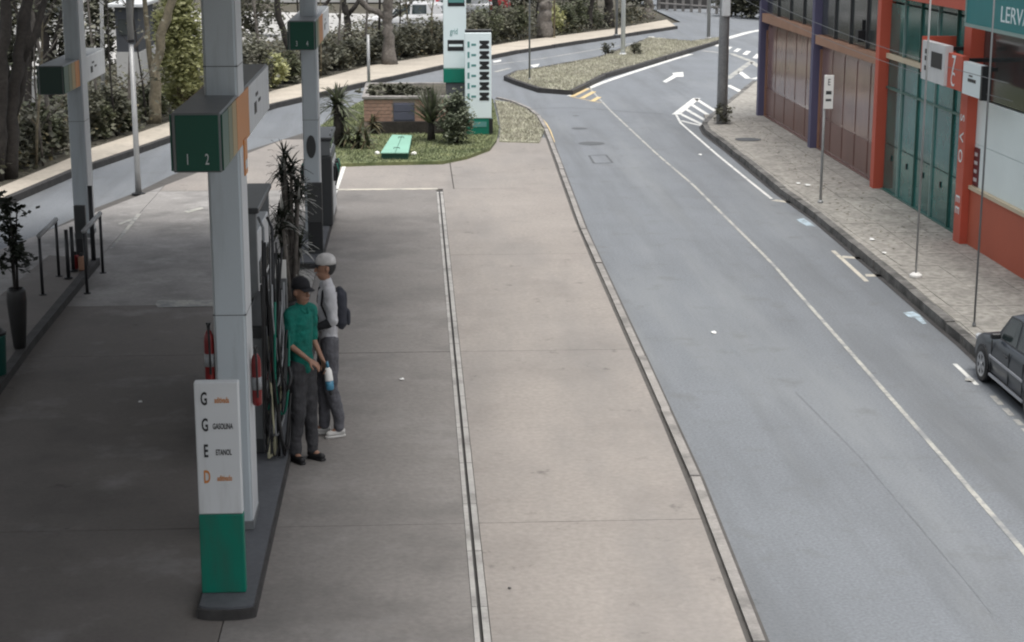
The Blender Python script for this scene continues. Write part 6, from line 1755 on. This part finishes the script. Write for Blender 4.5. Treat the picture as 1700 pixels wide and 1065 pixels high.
# shed behind the lamp pole
a = P(213, 152, 0.06)
sh = thing('yard_shed', 'dark shed with pale lower wall behind the slender lamp pole', 'shed', a)
x0, x1 = PY(196, 150, a.y).x, PY(236, 150, a.y).x
z1 = ZAT(a.x, a.y, 86); z2 = ZAT(a.x, a.y, 12)
MB().box(x0, x1, a.y, a.y+3, 0.0, z1).build('lower_wall', 'house_pale', sh)
MB().box(x0+0.02, x1-0.02, a.y+0.02, a.y+3, z1+0.003, z2).build('upper_wall', 'house_dark', sh)
MB().bbox(x0-0.15, x1+0.15, a.y-0.15, a.y+3.15, z2+0.003, z2+0.12, 0.02).build('roof', 'sign_white', sh)
MB().box(x0+0.1, x0+0.35, a.y+0.0, a.y+0.03, z1+0.5, z1+0.95).build('window', 'glass_dark', sh)
a = P(58, 206, 0.08)
gp = thing('gate_post', 'pale concrete gate post among the dark trunks', 'post', a)
zt2 = ZAT(a.x, a.y, 132)
MB().bbox(a.x-0.09, a.x+0.09, a.y-0.09, a.y+0.09, 0.0, zt2, 0.015).build('shaft', 'house_pale', gp)
MB().bbox(a.x-0.12, a.x+0.12, a.y-0.12, a.y+0.12, zt2+0.001, zt2+0.08, 0.02).build('cap', 'house_pale', gp)
a = P(172, 190, 0.06)
gp = thing('gate_post', 'slim pale post between the left column and the shed', 'post', a)
zt2 = ZAT(a.x, a.y, 0)
MB().tube([a, (a.x+0.1, a.y, zt2)], 0.05, 10).build('shaft', 'house_pale', gp, smooth=True)
MB().bbox(a.x-0.1, a.x+0.1, a.y-0.1, a.y+0.1, 0.05, 0.12, 0.01).build('foot', 'house_pale', gp)
# pale house behind the yard
a = P(600, 1, 0.05)
for (px, w_, h_, lb, m) in ((560, 9, 5.5, 'pale flat roofed house at the back of the yard behind the forked tree', 'house_pale'), (740, 12, 4.5, 'long pale house behind the totem at the back of the yard', 'house_pale'), (20, 8, 5.0, 'pale house at the back of the yard behind the dark trunks', 'house_pale')):
    a = P(px, 2 if px > 100 else 66, 0.05)
    hs_ = thing('far_house', lb, 'house', a)
    MB().box(a.x-w_/2, a.x+w_/2, a.y, a.y+7, 0, h_).build('wall', m, hs_)
    MB().bbox(a.x-w_/2-0.3, a.x+w_/2+0.3, a.y-0.3, a.y+7.3, h_+0.003, h_+0.3, 0.03).build('roof', 'roof_grey', hs_)
    for i in range(int(w_/2.2)):
        xw = a.x-w_/2+1.0+i*2.2
        wn_ = MB().box(xw, xw+1.1, a.y-0.03, a.y+0.02, 1.1, 2.3).build('window', 'glass_dark', hs_)
        MB().box(xw-0.06, xw+1.16, a.y-0.06, a.y+0.01, 1.0, 1.09).build('sill', 'sign_white', wn_)

# ================================================================== litter
rl_ = random.Random(77)
def scrap(px, py, z, label, size=0.035, m='paper_litter', grp='paper scraps'):
    a_ = P(px, py, z); mb_ = MB()
    pts = [(a_.x+size*math.cos(t)*rl_.uniform(0.6, 1), a_.y+size*1.4*math.sin(t)*rl_.uniform(0.6, 1)) for t in [k*math.pi/3 for k in range(6)]]
    mb_.v = [(x, y, z+0.004+rl_.uniform(0, size*0.35)) for x, y in pts]+[(a_.x, a_.y, z+size*0.5)]
    mb_.f = [(k, (k+1) % 6, 6) for k in range(6)]
    at_base(tag(mb_.build('paper_scrap', m), label, 'litter', grp))
scrap(667, 630, 0.05, 'white paper scrap on the forecourt beside the drain')
scrap(233, 668, 0.05, 'white paper scrap on the dark forecourt left of the tall column')
scrap(1185, 553, 0.0, 'white paper scrap lying in the middle of the street', 0.05)
scrap(1162, 257, 0.0, 'white paper scrap on the street near the zebra block', 0.06)
scrap(1449, 398, 0.13, 'white paper scrap on the pavement below the green glass', 0.06)
scrap(1467, 420, 0.13, 'white paper scrap by the kerb of the pavement', 0.05)
scrap(1340, 308, 0.13, 'white paper scrap at the foot of the street sign', 0.08)
scrap(1325, 305, 0.13, 'white paper scrap between street sign and kerb', 0.06)
scrap(846, 977, 0.05, 'dark pebble on the pale forecourt concrete', 0.018, 'kerb_dark', 'pebbles')
scrap(1610, 632, 0.0, 'pale rag lying before the front wheel of the parked car', 0.07, 'paint_faded')
# dry leaves and dirt on the pavement
v, f = [], []
for k in range(900):
    t = rl_.random(); s_ = rl_.uniform(0.3, 18); n_ = rl_.uniform(0.0, 2.2) if rl_.random() < 0.5 else rl_.gauss(1.6, 0.35)
    q = WA+U*s_+NRM*n_
    ok = True
    for i in range(4, len(kr)-1):
        a_, b_ = Vector(kr[i]), Vector(kr[i+1]); tt = (b_-a_).normalized()
        if (Vector((q.x, q.y))-a_).dot(Vector((-tt.y, tt.x))) < 0.04: ok = False
    if not ok or n_ < 0.2: continue
    sz = rl_.uniform(0.012, 0.04); az = rl_.uniform(0, 6.28); b = len(v); z_ = 0.139
    c_, d_ = math.cos(az)*sz, math.sin(az)*sz
    v += [(q.x-c_, q.y-d_, z_), (q.x+d_*0.5, q.y-c_*0.5, z_+0.006), (q.x+c_, q.y+d_, z_+0.004), (q.x-d_*0.5, q.y+c_*0.5, z_+0.01)]; f.append((b, b+1, b+2, b+3))
mb = MB(); mb.v, mb.f = v, f
tag(mb.build('leaf_litter', 'leaf_brown', fix=False), 'dry brown leaves scattered over the pavement by the shops', 'leaves', kind='stuff')
